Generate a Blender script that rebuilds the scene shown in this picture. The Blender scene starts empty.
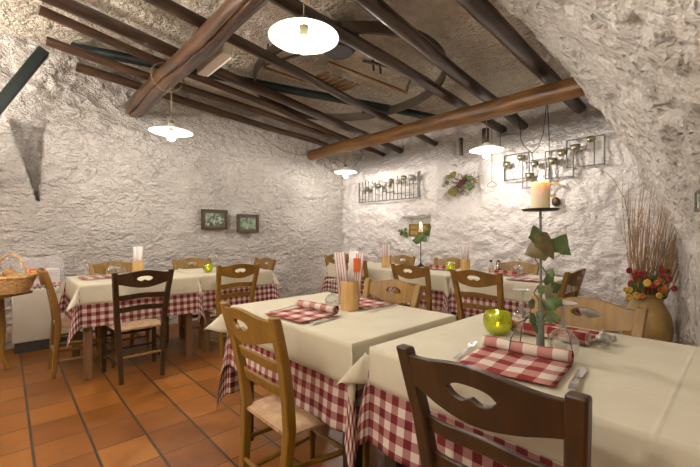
import bpy, bmesh, math, random
import numpy as np
from mathutils import Vector, Matrix, noise
PI = math.pi
COL = bpy.context.scene.collection
rnd = random.Random(7)
V = Vector

# ------------------------------------------------------------------ materials
MATS = {}
def newmat(name):
    m = bpy.data.materials.new(name); m.use_nodes = True
    nt = m.node_tree; nt.nodes.clear()
    out = nt.nodes.new('ShaderNodeOutputMaterial')
    b = nt.nodes.new('ShaderNodeBsdfPrincipled')
    nt.links.new(b.outputs[0], out.inputs[0])
    return m, nt, b, out
def N(nt, t, **k):
    n = nt.nodes.new(t)
    for a, v in k.items():
        if a.startswith('i_'):
            n.inputs[a[2:].replace('_', ' ')].default_value = v
        else: setattr(n, a, v)
    return n
def L(nt, a, b): nt.links.new(a, b)
def ramp(nt, fac, stops, interp='LINEAR'):
    r = nt.nodes.new('ShaderNodeValToRGB'); r.color_ramp.interpolation = interp
    e = r.color_ramp.elements
    while len(e) < len(stops): e.new(0.5)
    for i, (p, c) in enumerate(stops):
        e[i].position = p; e[i].color = (*c, 1) if len(c) == 3 else c
    L(nt, fac, r.inputs[0]); return r.outputs[0]
def math_(nt, op, a, b=None):
    n = nt.nodes.new('ShaderNodeMath'); n.operation = op
    for i, x in enumerate((a, b)):
        if x is None: continue
        if isinstance(x, (int, float)): n.inputs[i].default_value = x
        else: L(nt, x, n.inputs[i])
    return n.outputs[0]
def objco(nt, scale=(1, 1, 1), loc=(0, 0, 0), src='Object', rot=(0, 0, 0)):
    t = nt.nodes.new('ShaderNodeTexCoord'); m = nt.nodes.new('ShaderNodeMapping')
    m.inputs['Scale'].default_value = scale; m.inputs['Location'].default_value = loc; m.inputs['Rotation'].default_value = rot
    L(nt, t.outputs[src], m.inputs[0]); return m.outputs[0]
def bump(nt, b, h, strength=0.5, dist=0.01):
    n = nt.nodes.new('ShaderNodeBump'); n.inputs['Strength'].default_value = strength; n.inputs['Distance'].default_value = dist
    L(nt, h, n.inputs['Height']); L(nt, n.outputs[0], b.inputs['Normal'])
def simple(name, col, rough=0.5, metal=0.0, spec=0.5, bumpy=0, coat=0, var=0.12, sc=30):
    m, nt, b, o = newmat(name)
    nz = N(nt, 'ShaderNodeTexNoise', i_Scale=sc, i_Detail=4.0)
    L(nt, objco(nt), nz.inputs['Vector'])
    c = ramp(nt, nz.outputs[0], [(0.3, tuple(x*(1-var) for x in col)), (0.7, tuple(min(1, x*(1+var)) for x in col))])
    L(nt, c, b.inputs['Base Color'])
    b.inputs['Roughness'].default_value = rough; b.inputs['Metallic'].default_value = metal
    b.inputs['Specular IOR Level'].default_value = spec; b.inputs['Coat Weight'].default_value = coat
    if bumpy: bump(nt, b, nz.outputs[0], bumpy, 0.004)
    MATS[name] = m; return m
def wood(name, c1, c2, rough=0.35, scale=(30, 30, 3), bs=0.25, coat=0.0):
    m, nt, b, o = newmat(name)
    co = objco(nt, scale)
    nz = N(nt, 'ShaderNodeTexNoise', i_Scale=1.0, i_Detail=6.0, i_Roughness=0.6, i_Distortion=0.6)
    L(nt, co, nz.inputs['Vector'])
    n2 = N(nt, 'ShaderNodeTexNoise', i_Scale=3.0, i_Detail=2.0); L(nt, objco(nt), n2.inputs['Vector'])
    f = math_(nt, 'ADD', math_(nt, 'MULTIPLY', nz.outputs[0], 0.7), math_(nt, 'MULTIPLY', n2.outputs[0], 0.3))
    c = ramp(nt, f, [(0.32, c1), (0.68, c2)])
    L(nt, c, b.inputs['Base Color']); b.inputs['Roughness'].default_value = rough
    b.inputs['Coat Weight'].default_value = coat; b.inputs['Coat Roughness'].default_value = 0.25
    bump(nt, b, nz.outputs[0], bs, 0.004)
    MATS[name] = m; return m
wood('w_dark', (0.018, 0.008, 0.002), (0.058, 0.026, 0.007), 0.42, coat=0.12)
wood('w_mid', (0.11, 0.052, 0.008), (0.24, 0.12, 0.022), 0.42, coat=0.12)
wood('w_honey', (0.15, 0.078, 0.008), (0.29, 0.158, 0.022), 0.42, coat=0.12)
wood('w_table', (0.12, 0.06, 0.025), (0.22, 0.12, 0.05), 0.45)
wood('w_tabledark', (0.02, 0.013, 0.009), (0.045, 0.028, 0.018), 0.5)
wood('w_log', (0.008, 0.0035, 0.002), (0.155, 0.068, 0.026), 0.33, (26, 2.2, 26), 1.0, coat=0.25)
wood('w_log2', (0.025, 0.010, 0.003), (0.27, 0.125, 0.028), 0.42, (30, 2.5, 30), 1.0, coat=0.1)
wood('w_joist', (0.006, 0.003, 0.002), (0.070, 0.033, 0.016), 0.3, (2.5, 24, 24), 1.0, coat=0.4)
wood('w_joist2', (0.014, 0.006, 0.003), (0.12, 0.055, 0.022), 0.5, (2.5, 24, 24), 0.9)
wood('w_green', (0.003, 0.008, 0.008), (0.012, 0.024, 0.021), 0.5, (4, 20, 20), 0.4)
wood('w_hoop', (0.035, 0.025, 0.015), (0.10, 0.075, 0.05), 0.5, (10, 10, 10), 0.4)
wood('w_pale', (0.36, 0.2, 0.08), (0.58, 0.36, 0.17), 0.55, (20, 20, 6), 0.3)
wood('w_olive', (0.22, 0.17, 0.04), (0.38, 0.3, 0.09), 0.5, (20, 20, 6), 0.3)
wood('w_bamboo', (0.52, 0.31, 0.11), (0.72, 0.48, 0.21), 0.5, (60, 60, 3), 0.3)
simple('black_iron', (0.03, 0.028, 0.025), 0.45, 0.6)
simple('grey_iron', (0.09, 0.085, 0.08), 0.5, 0.3)
simple('brass_cup', (0.32, 0.31, 0.20), 0.22, 0.8)
simple('steel', (0.72, 0.72, 0.74), 0.2, 1.0, var=0.02)
simple('chain', (0.02, 0.02, 0.02), 0.6)
simple('cord', (0.25, 0.18, 0.09), 0.7)
simple('white_plastic', (0.75, 0.70, 0.58), 0.4, var=0.03)
simple('heater_body', (0.66, 0.62, 0.52), 0.35, var=0.03, sc=5)
simple('dark_grille', (0.04, 0.045, 0.045), 0.6)
simple('candle_green', (0.15, 0.19, 0.15), 0.5, 0.2)
simple('leaf', (0.095, 0.155, 0.045), 0.45, var=0.45, sc=22, bumpy=0.3)
simple('leaf_brown', (0.16, 0.13, 0.045), 0.5, var=0.4, sc=30, bumpy=0.3)
simple('stem', (0.12, 0.08, 0.04), 0.7)
simple('twig', (0.33, 0.215, 0.11), 0.7, var=0.4, sc=8)
simple('twig_dark', (0.10, 0.065, 0.04), 0.8, var=0.3, sc=8)
simple('petal_red', (0.28, 0.02, 0.015), 0.6, var=0.3)
simple('petal_yellow', (0.68, 0.44, 0.06), 0.6, var=0.25)
simple('petal_orange', (0.65, 0.22, 0.05), 0.6, var=0.3)
simple('vase_clay', (0.36, 0.24, 0.075), 0.45, var=0.3, sc=7, bumpy=0.5)
simple('wicker', (0.58, 0.36, 0.14), 0.6, var=0.35, sc=60, bumpy=1.0)
simple('bread', (0.5, 0.29, 0.10), 0.7, var=0.3, sc=20, bumpy=0.6)
simple('paper', (0.85, 0.8, 0.76), 0.6, var=0.03)
simple('orange_label', (0.8, 0.17, 0.03), 0.5, var=0.06)
simple('yellow_print', (0.85, 0.62, 0.15), 0.5, var=0.03)
simple('red_print', (0.6, 0.1, 0.08), 0.5, var=0.03)
simple('grey_print', (0.3, 0.29, 0.33), 0.5, var=0.03)
simple('mat_board', (0.10, 0.075, 0.03), 0.6)
simple('petal_dull', (0.20, 0.17, 0.03), 0.7, var=0.4)
simple('petal_wine', (0.07, 0.018, 0.012), 0.7, var=0.3)
simple('frame_dark', (0.05, 0.03, 0.015), 0.4)
simple('foil', (0.5, 0.5, 0.46), 0.3, 0.6, bumpy=1.0, sc=90)
simple('cork', (0.03, 0.02, 0.02), 0.6)
simple('terracotta', (0.5, 0.2, 0.09), 0.7)
simple('oil', (0.45, 0.33, 0.04), 0.1)
simple('vinegar', (0.04, 0.01, 0.008), 0.1)
simple('soil', (0.05, 0.035, 0.025), 0.9)

def mk_enamel():
    m, nt, b, o = newmat('enamel')
    b.inputs['Base Color'].default_value = (0.86, 0.85, 0.8, 1); b.inputs['Roughness'].default_value = 0.25
    tl = N(nt, 'ShaderNodeBsdfTranslucent'); tl.inputs[0].default_value = (0.9, 0.88, 0.82, 1)
    mx = N(nt, 'ShaderNodeMixShader'); mx.inputs[0].default_value = 0.45
    L(nt, b.outputs[0], mx.inputs[1]); L(nt, tl.outputs[0], mx.inputs[2]); L(nt, mx.outputs[0], o.inputs[0])
    MATS['enamel'] = m
mk_enamel()
def emis(name, col, s):
    m, nt, b, o = newmat(name)
    b.inputs['Base Color'].default_value = (*col, 1)
    b.inputs['Emission Color'].default_value = (*col, 1); b.inputs['Emission Strength'].default_value = s
    MATS[name] = m
BULB = 490.0
emis('bulb', (1.0, 0.91, 0.82), BULB)
emis('flame', (1.0, 0.70, 0.36), 110)
def mk_glass(name, tint, rough=0.0, mixf=0.25):
    m, nt, b, o = newmat(name); nt.nodes.remove(b)
    tr = N(nt, 'ShaderNodeBsdfTransparent'); tr.inputs[0].default_value = (*tint, 1)
    gl = N(nt, 'ShaderNodeBsdfGlossy'); gl.inputs['Roughness'].default_value = rough + 0.04
    fr = N(nt, 'ShaderNodeLayerWeight'); fr.inputs[0].default_value = 0.5
    lw = math_(nt, 'ADD', math_(nt, 'MULTIPLY', math_(nt, 'POWER', fr.outputs['Facing'], 2.2), 0.8), mixf*0.24)
    mx = N(nt, 'ShaderNodeMixShader'); L(nt, lw, mx.inputs[0]); L(nt, tr.outputs[0], mx.inputs[1]); L(nt, gl.outputs[0], mx.inputs[2])
    L(nt, mx.outputs[0], o.inputs[0]); MATS[name] = m
mk_glass('glass', (0.92, 0.93, 0.92), 0.0, 0.9)
def mk_lime():
    m, nt, b, o = newmat('green_glass')
    b.inputs['Base Color'].default_value = (0.50, 0.56, 0.035, 1); b.inputs['Roughness'].default_value = 0.08
    b.inputs['Transmission Weight'].default_value = 0.72; b.inputs['Metallic'].default_value = 0.3; b.inputs['Coat Weight'].default_value = 0.6
    tl = N(nt, 'ShaderNodeBsdfTranslucent'); tl.inputs[0].default_value = (0.6, 0.66, 0.05, 1)
    nq = N(nt, 'ShaderNodeTexNoise', i_Scale=60.0, i_Detail=2.0); L(nt, objco(nt), nq.inputs['Vector']); bump(nt, b, nq.outputs[0], 0.5, 0.004)
    mx = N(nt, 'ShaderNodeMixShader'); mx.inputs[0].default_value = 0.12
    L(nt, b.outputs[0], mx.inputs[1]); L(nt, tl.outputs[0], mx.inputs[2]); L(nt, mx.outputs[0], o.inputs[0])
    MATS['green_glass'] = m
mk_lime()
def mk_film():
    m, nt, b, o = newmat('plastic_film')
    b.inputs['Base Color'].default_value = (0.86, 0.84, 0.85, 1); b.inputs['Roughness'].default_value = 0.15; b.inputs['Alpha'].default_value = 0.26
    nz_ = N(nt, 'ShaderNodeTexNoise', i_Scale=14.0, i_Detail=3.0, i_Distortion=1.5); L(nt, objco(nt), nz_.inputs['Vector']); bump(nt, b, nz_.outputs[0], 1.0, 0.03)
    MATS['plastic_film'] = m
mk_film()

def mk_wax():
    m, nt, b, o = newmat('wax')
    b.inputs['Base Color'].default_value = (0.90, 0.76, 0.55, 1); b.inputs['Roughness'].default_value = 0.45
    b.inputs['Subsurface Weight'].default_value = 0.6; b.inputs['Subsurface Radius'].default_value = (0.04, 0.02, 0.01); b.inputs['Subsurface Scale'].default_value = 0.6
    MATS['wax'] = m
mk_wax()

def mk_gingham(name, period, dark=(0.135, 0.018, 0.020), mid=(0.34, 0.17, 0.155), light=(0.66, 0.60, 0.52), duty=0.5):
    m, nt, b, o = newmat(name)
    t = N(nt, 'ShaderNodeUVMap'); s = N(nt, 'ShaderNodeSeparateXYZ'); L(nt, t.outputs[0], s.inputs[0])
    fs = []
    for k in (0, 1):
        x = math_(nt, 'FRACT', math_(nt, 'ADD', math_(nt, 'MULTIPLY', s.outputs[k], 1/period), 100.0))
        fs.append(math_(nt, 'LESS_THAN', x, duty))
    a = math_(nt, 'MULTIPLY', math_(nt, 'ADD', fs[0], fs[1]), 0.5)
    c = ramp(nt, a, [(0.0, light), (0.25, mid), (0.75, dark)], 'CONSTANT')
    L(nt, c, b.inputs['Base Color']); b.inputs['Roughness'].default_value = 0.85; b.inputs['Specular IOR Level'].default_value = 0.15
    nz = N(nt, 'ShaderNodeTexNoise', i_Scale=600.0); L(nt, t.outputs[0], nz.inputs['Vector']); bump(nt, b, nz.outputs[0], 0.2, 0.001)
    MATS[name] = m
mk_gingham('gingham', 0.058)
mk_gingham('gingham_napkin', 0.084, dark=(0.21, 0.028, 0.025), mid=(0.43, 0.205, 0.18), light=(0.64, 0.57, 0.49))
mk_gingham('stripe_paper', 0.015, dark=(0.55, 0.25, 0.22), mid=(0.45, 0.22, 0.18), light=(0.70, 0.64, 0.62), duty=0.32)

def mk_linen():
    m, nt, b, o = newmat('linen')
    co = objco(nt)
    n1 = N(nt, 'ShaderNodeTexNoise', i_Scale=5.0, i_Detail=3.0); L(nt, co, n1.inputs['Vector'])
    n2 = N(nt, 'ShaderNodeTexNoise', i_Scale=400.0); L(nt, co, n2.inputs['Vector'])
    c = ramp(nt, n1.outputs[0], [(0.3, (0.60, 0.56, 0.42)), (0.7, (0.67, 0.63, 0.485))])
    L(nt, c, b.inputs['Base Color']); b.inputs['Roughness'].default_value = 0.75; b.inputs['Specular IOR Level'].default_value = 0.2
    b.inputs['Sheen Weight'].default_value = 0.1
    # faint ironed creases across the cloth
    s = N(nt, 'ShaderNodeSeparateXYZ'); L(nt, co, s.inputs[0])
    cr = None
    for ax, off, per in ((0, 0.13, 0.30), (1, 0.02, 0.36)):
        x = math_(nt, 'FRACT', math_(nt, 'ADD', math_(nt, 'MULTIPLY', s.outputs[ax], 1/per), 20+off))
        d = math_(nt, 'ABSOLUTE', math_(nt, 'SUBTRACT', x, 0.5))
        h = math_(nt, 'MAXIMUM', math_(nt, 'SUBTRACT', 1.0, math_(nt, 'MULTIPLY', d, 45.0)), 0.0)
        cr = h if cr is None else math_(nt, 'MAXIMUM', cr, h)
    hh = math_(nt, 'ADD', math_(nt, 'MULTIPLY', cr, 0.5), math_(nt, 'ADD', math_(nt, 'MULTIPLY', n2.outputs[0], 0.04), math_(nt, 'MULTIPLY', n1.outputs[0], 1.2)))
    bump(nt, b, hh, 0.4, 0.006)
    MATS['linen'] = m
mk_linen()

def mk_rush():
    m, nt, b, o = newmat('rush')
    w = N(nt, 'ShaderNodeTexWave', i_Scale=55.0, i_Distortion=1.5, i_Detail=2.0); w.bands_direction = 'Y'
    L(nt, objco(nt), w.inputs['Vector'])
    nz = N(nt, 'ShaderNodeTexNoise', i_Scale=25.0, i_Detail=3.0); L(nt, objco(nt), nz.inputs['Vector'])
    f = math_(nt, 'ADD', math_(nt, 'MULTIPLY', w.outputs[1], 0.4), math_(nt, 'MULTIPLY', nz.outputs[0], 0.6))
    c = ramp(nt, f, [(0.25, (0.30, 0.17, 0.08)), (0.5, (0.60, 0.40, 0.23)), (0.8, (0.72, 0.55, 0.38))])
    L(nt, c, b.inputs['Base Color']); b.inputs['Roughness'].default_value = 0.6
    bump(nt, b, f, 0.8, 0.006); MATS['rush'] = m
mk_rush()

def mk_plaster(name, c1, c2, big=1.0, pits=0.0, tex=1.0, aniso=0.6, rg=1.0):
    m, nt, b, o = newmat(name)
    co = objco(nt)
    n1 = N(nt, 'ShaderNodeTexNoise', i_Scale=6.5, i_Detail=8.0, i_Roughness=0.62, i_Distortion=0.15); L(nt, co, n1.inputs['Vector'])
    n2 = N(nt, 'ShaderNodeTexNoise', i_Scale=26.0, i_Detail=4.0, i_Roughness=0.65, i_Distortion=0.3); L(nt, objco(nt, (aniso, aniso, 1)), n2.inputs['Vector'])
    n3 = N(nt, 'ShaderNodeTexNoise', i_Scale=1.3, i_Detail=3.0); L(nt, co, n3.inputs['Vector'])
    v = N(nt, 'ShaderNodeTexVoronoi', i_Scale=13.0); v.feature = 'F1'
    mxv = N(nt, 'ShaderNodeVectorMath'); mxv.operation = 'MULTIPLY_ADD'
    L(nt, n1.outputs[1], mxv.inputs[0]); mxv.inputs[1].default_value = (0.15, 0.15, 0.15); L(nt, co, mxv.inputs[2])
    L(nt, mxv.outputs[0], v.inputs['Vector'])
    pit = ramp(nt, v.outputs['Distance'], [(0.06, (0, 0, 0)), (0.32, (1, 1, 1))])
    f = math_(nt, 'ADD', math_(nt, 'MULTIPLY', n3.outputs[0], 0.6), math_(nt, 'MULTIPLY', n2.outputs[0], 0.4))
    c = ramp(nt, f, [(0.33, c1), (0.62, c2)])
    L(nt, c, b.inputs['Base Color']); b.inputs['Roughness'].default_value = 0.92; b.inputs['Specular IOR Level'].default_value = 0.15
    def ridged(sc_, xs, det):
        nn = N(nt, 'ShaderNodeTexNoise', i_Scale=sc_, i_Detail=det, i_Roughness=0.55, i_Distortion=0.3); L(nt, objco(nt, xs), nn.inputs['Vector'])
        q = math_(nt, 'ABSOLUTE', math_(nt, 'SUBTRACT', nn.outputs[0], 0.5))
        return math_(nt, 'MINIMUM', math_(nt, 'MULTIPLY', q, 9.0), 1.0)
    r1 = ridged(5.5, (1, 1, 2.0), 3.0); r2 = ridged(13.0, (1, 1, 1.6), 2.0)
    h = math_(nt, 'ADD', math_(nt, 'MULTIPLY', n1.outputs[0], 0.9*big), math_(nt, 'MULTIPLY', n2.outputs[0], 0.4*tex))
    h = math_(nt, 'ADD', h, math_(nt, 'ADD', math_(nt, 'MULTIPLY', r1, 0.22*big*rg), math_(nt, 'MULTIPLY', r2, 0.16*big*rg)))
    h = math_(nt, 'ADD', h, math_(nt, 'MULTIPLY', pit, 0.35*pits))
    bump(nt, b, h, 1.0, 0.085)
    MATS[name] = m
mk_plaster('plaster', (0.66, 0.62, 0.60), (0.84, 0.81, 0.78), 0.75, 0.1, 0.7, 0.6, 0.5)
mk_plaster('plaster_left', (0.58, 0.54, 0.50), (0.79, 0.75, 0.70), 1.05, 0.2, 1.3, 0.5)
mk_plaster('plaster_vault', (0.42, 0.38, 0.33), (0.77, 0.73, 0.67), 0.9, 1.3, 1.1, 1.0, 0.15)
mk_plaster('ceiling_daub', (0.52, 0.45, 0.35), (0.86, 0.79, 0.67), 0.8, 0.4, 2.2)

def mk_tiles():
    m, nt, b, o = newmat('cotto_tiles')
    t = N(nt, 'ShaderNodeTexCoord'); s = N(nt, 'ShaderNodeSeparateXYZ'); L(nt, t.outputs['Object'], s.inputs[0])
    def ax(sock, off, per, w):
        q = math_(nt, 'DIVIDE', math_(nt, 'SUBTRACT', sock, off - 40*per), per)
        fr = math_(nt, 'FRACT', q); d = math_(nt, 'MINIMUM', fr, math_(nt, 'SUBTRACT', 1.0, fr))
        d = math_(nt, 'MULTIPLY', d, per)
        g = N(nt, 'ShaderNodeMapRange'); L(nt, d, g.inputs[0]); g.inputs[1].default_value = w*0.6; g.inputs[2].default_value = w*1.3
        return math_(nt, 'FLOOR', q), g.outputs[0]
    ix, gx = ax(s.outputs[0], 0.110, 0.2455, 0.0065)
    iy, gy = ax(s.outputs[1], 1.81, 0.281, 0.004)
    cb = N(nt, 'ShaderNodeCombineXYZ'); L(nt, ix, cb.inputs[0]); L(nt, iy, cb.inputs[1])
    wn = N(nt, 'ShaderNodeTexWhiteNoise'); wn.noise_dimensions = '3D'; L(nt, cb.outputs[0], wn.inputs[0])
    nz = N(nt, 'ShaderNodeTexNoise', i_Scale=6.0, i_Detail=6.0, i_Roughness=0.65); L(nt, t.outputs['Object'], nz.inputs['Vector'])
    n2 = N(nt, 'ShaderNodeTexNoise', i_Scale=60.0, i_Detail=3.0); L(nt, t.outputs['Object'], n2.inputs['Vector'])
    f = math_(nt, 'ADD', math_(nt, 'MULTIPLY', wn.outputs[0], 0.3), math_(nt, 'MULTIPLY', nz.outputs[0], 0.7))
    c = ramp(nt, f, [(0.25, (0.13, 0.041, 0.006)), (0.5, (0.25, 0.088, 0.012)), (0.75, (0.36, 0.145, 0.026))])
    g = math_(nt, 'MULTIPLY', gx, gy)
    mx = N(nt, 'ShaderNodeMix'); mx.data_type = 'RGBA'; L(nt, g, mx.inputs[0]); mx.inputs[6].default_value = (0.045, 0.035, 0.022, 1); L(nt, c, mx.inputs[7])
    L(nt, mx.outputs[2], b.inputs['Base Color'])
    r = ramp(nt, nz.outputs[0], [(0.3, (0.32,)*3), (0.7, (0.5,)*3)]); L(nt, r, b.inputs['Roughness'])
    h = math_(nt, 'ADD', g, math_(nt, 'ADD', math_(nt, 'MULTIPLY', nz.outputs[0], 0.5), math_(nt, 'MULTIPLY', n2.outputs[0], 0.08)))
    bump(nt, b, h, 0.5, 0.004); MATS['tiles'] = m
mk_tiles()

def mk_picture(name, sky, mid, dark, sc):
    m, nt, b, o = newmat(name)
    n1 = N(nt, 'ShaderNodeTexNoise', i_Scale=sc, i_Detail=6.0, i_Distortion=0.8); L(nt, objco(nt), n1.inputs['Vector'])
    c = ramp(nt, n1.outputs[0], [(0.36, dark), (0.5, mid), (0.66, sky)])
    L(nt, c, b.inputs['Base Color']); b.inputs['Roughness'].default_value = 0.25; MATS[name] = m
mk_picture('print_village', (0.5, 0.52, 0.45), (0.14, 0.18, 0.12), (0.03, 0.06, 0.045), 22)
mk_picture('print_meadow', (0.30, 0.36, 0.30), (0.17, 0.22, 0.15), (0.06, 0.10, 0.06), 15)

# ------------------------------------------------------------------ helpers
def tag(o, label=None, cat=None, group=None, kind=None):
    if label: o['label'] = label
    if cat: o['category'] = cat
    if group: o['group'] = group
    if kind: o['kind'] = kind
    return o
def thing(name, label, cat, loc=(0, 0, 0), rz=0, group=None):
    o = bpy.data.objects.new(name, None); COL.objects.link(o); o.empty_display_size = 0.05
    o.location = loc; o.rotation_euler = (0, 0, rz)
    return tag(o, label, cat, group)
def copytree(o, parent=None):
    c = o.copy(); COL.objects.link(c); c.parent = parent
    for ch in [x for x in bpy.data.objects if x.parent == o]: copytree(ch, c)
    return c
class MB:
    def __init__(s): s.bm = bmesh.new(); s.uv = None
    def box(s, c, d, rot=None):
        M = Matrix.Translation(V(c)) @ (rot.to_4x4() if rot else Matrix()) @ Matrix.Diagonal((d[0], d[1], d[2], 1))
        bmesh.ops.create_cube(s.bm, size=1, matrix=M); return s
    def bar(s, a, b, w, h, up=(0, 0, 1)):
        a, b = V(a), V(b); z = (b-a).normalized(); x = V(up).cross(z)
        if x.length < 1e-4: x = V((1, 0, 0)).cross(z)
        x.normalize(); y = z.cross(x); R = Matrix((x, y, z)).transposed()
        return s.box((a+b)/2, (w, h, (b-a).length), R)
    def tube(s, pts, r, seg=8, cap=True, closed=False):
        pts = [V(p) for p in pts]; n = len(pts)
        rs = r if isinstance(r, (list, tuple)) else [r]*n
        rings = []; prev = None
        for i, p in enumerate(pts):
            if closed: t = pts[(i+1) % n]-pts[i-1]
            else: t = pts[min(i+1, n-1)]-pts[max(i-1, 0)]
            t.normalize()
            if prev is None:
                u = t.orthogonal().normalized()
            else:
                u = prev-t*prev.dot(t)
                u = u.normalized() if u.length > 1e-6 else t.orthogonal().normalized()
            prev = u; w = t.cross(u)
            rings.append([s.bm.verts.new(p+(u*math.cos(2*PI*k/seg)+w*math.sin(2*PI*k/seg))*rs[i]) for k in range(seg)])
        for i in range(n if closed else n-1):
            A, B = rings[i], rings[(i+1) % n]
            for k in range(seg): s.bm.faces.new((A[k], A[(k+1) % seg], B[(k+1) % seg], B[k]))
        if cap and not closed:
            s.bm.faces.new(list(reversed(rings[0]))); s.bm.faces.new(rings[-1])
        return s
    def lathe(s, prof, seg=24, c=(0, 0, 0), close=False):
        c = V(c); rings = []
        for r, z in prof:
            if r < 1e-5: rings.append([s.bm.verts.new(c+V((0, 0, z)))])
            else: rings.append([s.bm.verts.new(c+V((r*math.cos(2*PI*k/seg), r*math.sin(2*PI*k/seg), z))) for k in range(seg)])
        for A, B in zip(rings, rings[1:]):
            for k in range(seg):
                k2 = (k+1) % seg
                if len(A) == 1 and len(B) == 1: continue
                if len(A) == 1: s.bm.faces.new((A[0], B[k2], B[k]))
                elif len(B) == 1: s.bm.faces.new((A[k], A[k2], B[0]))
                else: s.bm.faces.new((A[k], A[k2], B[k2], B[k]))
        return s
    def ball(s, c, r, sub=2, sc=(1, 1, 1)):
        bmesh.ops.create_icosphere(s.bm, subdivisions=sub, radius=r, matrix=Matrix.Translation(V(c)) @ Matrix.Diagonal((*sc, 1))); return s
    def poly(s, pts, thick=0, nrm=None):
        vs = [s.bm.verts.new(V(p)) for p in pts]; f = s.bm.faces.new(vs)
        if thick:
            r = bmesh.ops.extrude_face_region(s.bm, geom=[f])
            f.normal_update(); n = V(nrm) if nrm else f.normal.copy()
            bmesh.ops.translate(s.bm, verts=[v for v in r['geom'] if isinstance(v, bmesh.types.BMVert)], vec=n*thick)
        return s
    def build(s, name, mat, parent=None, smooth=True, bevel=0, loc=None, rot=None):
        bmesh.ops.recalc_face_normals(s.bm, faces=s.bm.faces)
        me = bpy.data.meshes.new(name); s.bm.to_mesh(me); s.bm.free()
        me.materials.append(MATS[mat] if isinstance(mat, str) else mat)
        if smooth:
            me.shade_smooth()
            try: me.set_sharp_from_angle(angle=math.radians(40))
            except Exception: pass
        o = bpy.data.objects.new(name, me); COL.objects.link(o); o.parent = parent
        if bevel:
            md = o.modifiers.new('bevel', 'BEVEL'); md.width = bevel; md.segments = 2; md.limit_method = 'ANGLE'; md.angle_limit = math.radians(50)
            md.harden_normals = False
        if loc: o.location = loc
        if rot: o.rotation_euler = rot
        return o
def grid_mesh(name, P, mat, UV=None, parent=None, thickness=0):
    nu, nv = P.shape[0], P.shape[1]
    verts = P.reshape(-1, 3).tolist()
    faces = [(i*nv+j, (i+1)*nv+j, (i+1)*nv+j+1, i*nv+j+1) for i in range(nu-1) for j in range(nv-1)]
    me = bpy.data.meshes.new(name); me.from_pydata(verts, [], faces); me.materials.append(MATS[mat])
    if UV is not None:
        l = me.uv_layers.new(name='UVMap'); uv = UV.reshape(-1, 2)
        idx = np.array(faces).reshape(-1); l.data.foreach_set('uv', uv[idx].reshape(-1).astype(np.float32))
    me.shade_smooth()
    o = bpy.data.objects.new(name, me); COL.objects.link(o); o.parent = parent
    if thickness:
        md = o.modifiers.new('solid', 'SOLIDIFY'); md.thickness = thickness; md.offset = -1
    return o
def nz(x, y, z, s): return noise.noise(V((x*s, y*s, z*s)))
def fr(x, y, z, s, o=4): return noise.fractal(V((x*s, y*s, z*s)), 0.9, 2.1, o)
def sstep(a, b, x):
    t = min(1, max(0, (x-a)/(b-a))); return t*t*(3-2*t)

# ------------------------------------------------------------------ room shell
XB, YL = 4.52, 5.05
X0 = -1.8
def ceil_z(x): return 3.09-0.08*(x-1.14)
def back_x(y, z):
    x = XB+0.46*sstep(2.12, 2.62, z)
    # recess between the two halves of the wall
    rec = sstep(3.04, 2.96, y)*sstep(2.30, 2.55, y)
    x += 0.20*rec*sstep(1.35, 1.75, z)
    x += 0.035*fr(0, y, z, 1.6)+0.034*fr(3, y, z, 7, 6)
    if z > 2.0: x += 0.02*fr(9, y, z, 4)
    if 3.16 < y < 3.69 and 1.105 < z < 1.42: x += 0.26
    return x
def make_back():
    ys = np.arange(0.0, 5.31, 0.016); zs = np.arange(0, 3.2, 0.016)
    P = np.zeros((len(ys), len(zs), 3))
    for i, y in enumerate(ys):
        for j, z in enumerate(zs): P[i, j] = (back_x(y, z), y, z)
    tag(grid_mesh('wall_back', P, 'plaster'), kind='structure')
make_back()
def in_niche(x, z):
    # wedge shaped hollow high in the wall, narrowing to a point at its foot
    if not (1.5 < z < 2.3): return 0
    t = (z-1.5)/0.8
    r = 0.27+0.045*t; l = r-0.02-0.27*t
    return 1 if l < x < r else 0
def left_y(x, z):
    y = YL
    up = sstep(1.5, 1.75, z+0.12*nz(x, 0, 5, 1.5))
    y -= 0.035*up
    y += 0.035*fr(x, 0, z, 1.4)+(0.016+0.026*up)*fr(x, 7, z*1.4, 7, 6)
    y += 0.012*up*fr(x*0.6+z*0.5, 3, z-x*0.3, 11, 3)
    # the wall leans into the vault near the ceiling
    y -= 0.10*sstep(2.55, 3.15, z+0.1*nz(x, 1, 2, 2))
    y += 0.22*in_niche(x, z)
    return y
def make_left():
    xs = np.concatenate([np.arange(X0-0.1, -0.2, 0.05), np.arange(-0.2, 5.4, 0.016)]); zs = np.arange(0, 3.3, 0.016)
    P = np.zeros((len(xs), len(zs), 3))
    for i, x in enumerate(xs):
        for j, z in enumerate(zs): P[i, j] = (x, left_y(x, z), z)
    tag(grid_mesh('wall_left', P, 'plaster_left'), kind='structure')
make_left()
def yb(x):
    pts = [(-1.9, -1.3), (0, -1.1), (1.0, -0.85), (2.5, -0.25), (3.4, 0.2), (4.1, 0.40), (4.6, 0.52)]
    return float(np.interp(x, [p[0] for p in pts], [p[1] for p in pts]))
def vault_pt(x, t):
    # t: 0 floor .. 1 where it meets the ceiling
    z = t*(ceil_z(x)-0.02) if t < 0.97 else ceil_z(x)+0.02
    q = max(0, (z-1.05)/1.75)
    y = yb(x)+(1.2-yb(x))*(q**1.2)
    n = 0.05*fr(x, y, z, 1.5)+0.020*fr(x+5, y, z, 5, 5)-0.10*max(0, nz(x, y+3, z, 8)-0.22)-0.06*max(0, nz(x, y+3, z, 17)-0.2)
    n *= 0.5+0.5*sstep(0.7, 1.6, z)
    return (x, y+n*(0.9), z-n*0.5*sstep(1.2, 1.8, z))
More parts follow.
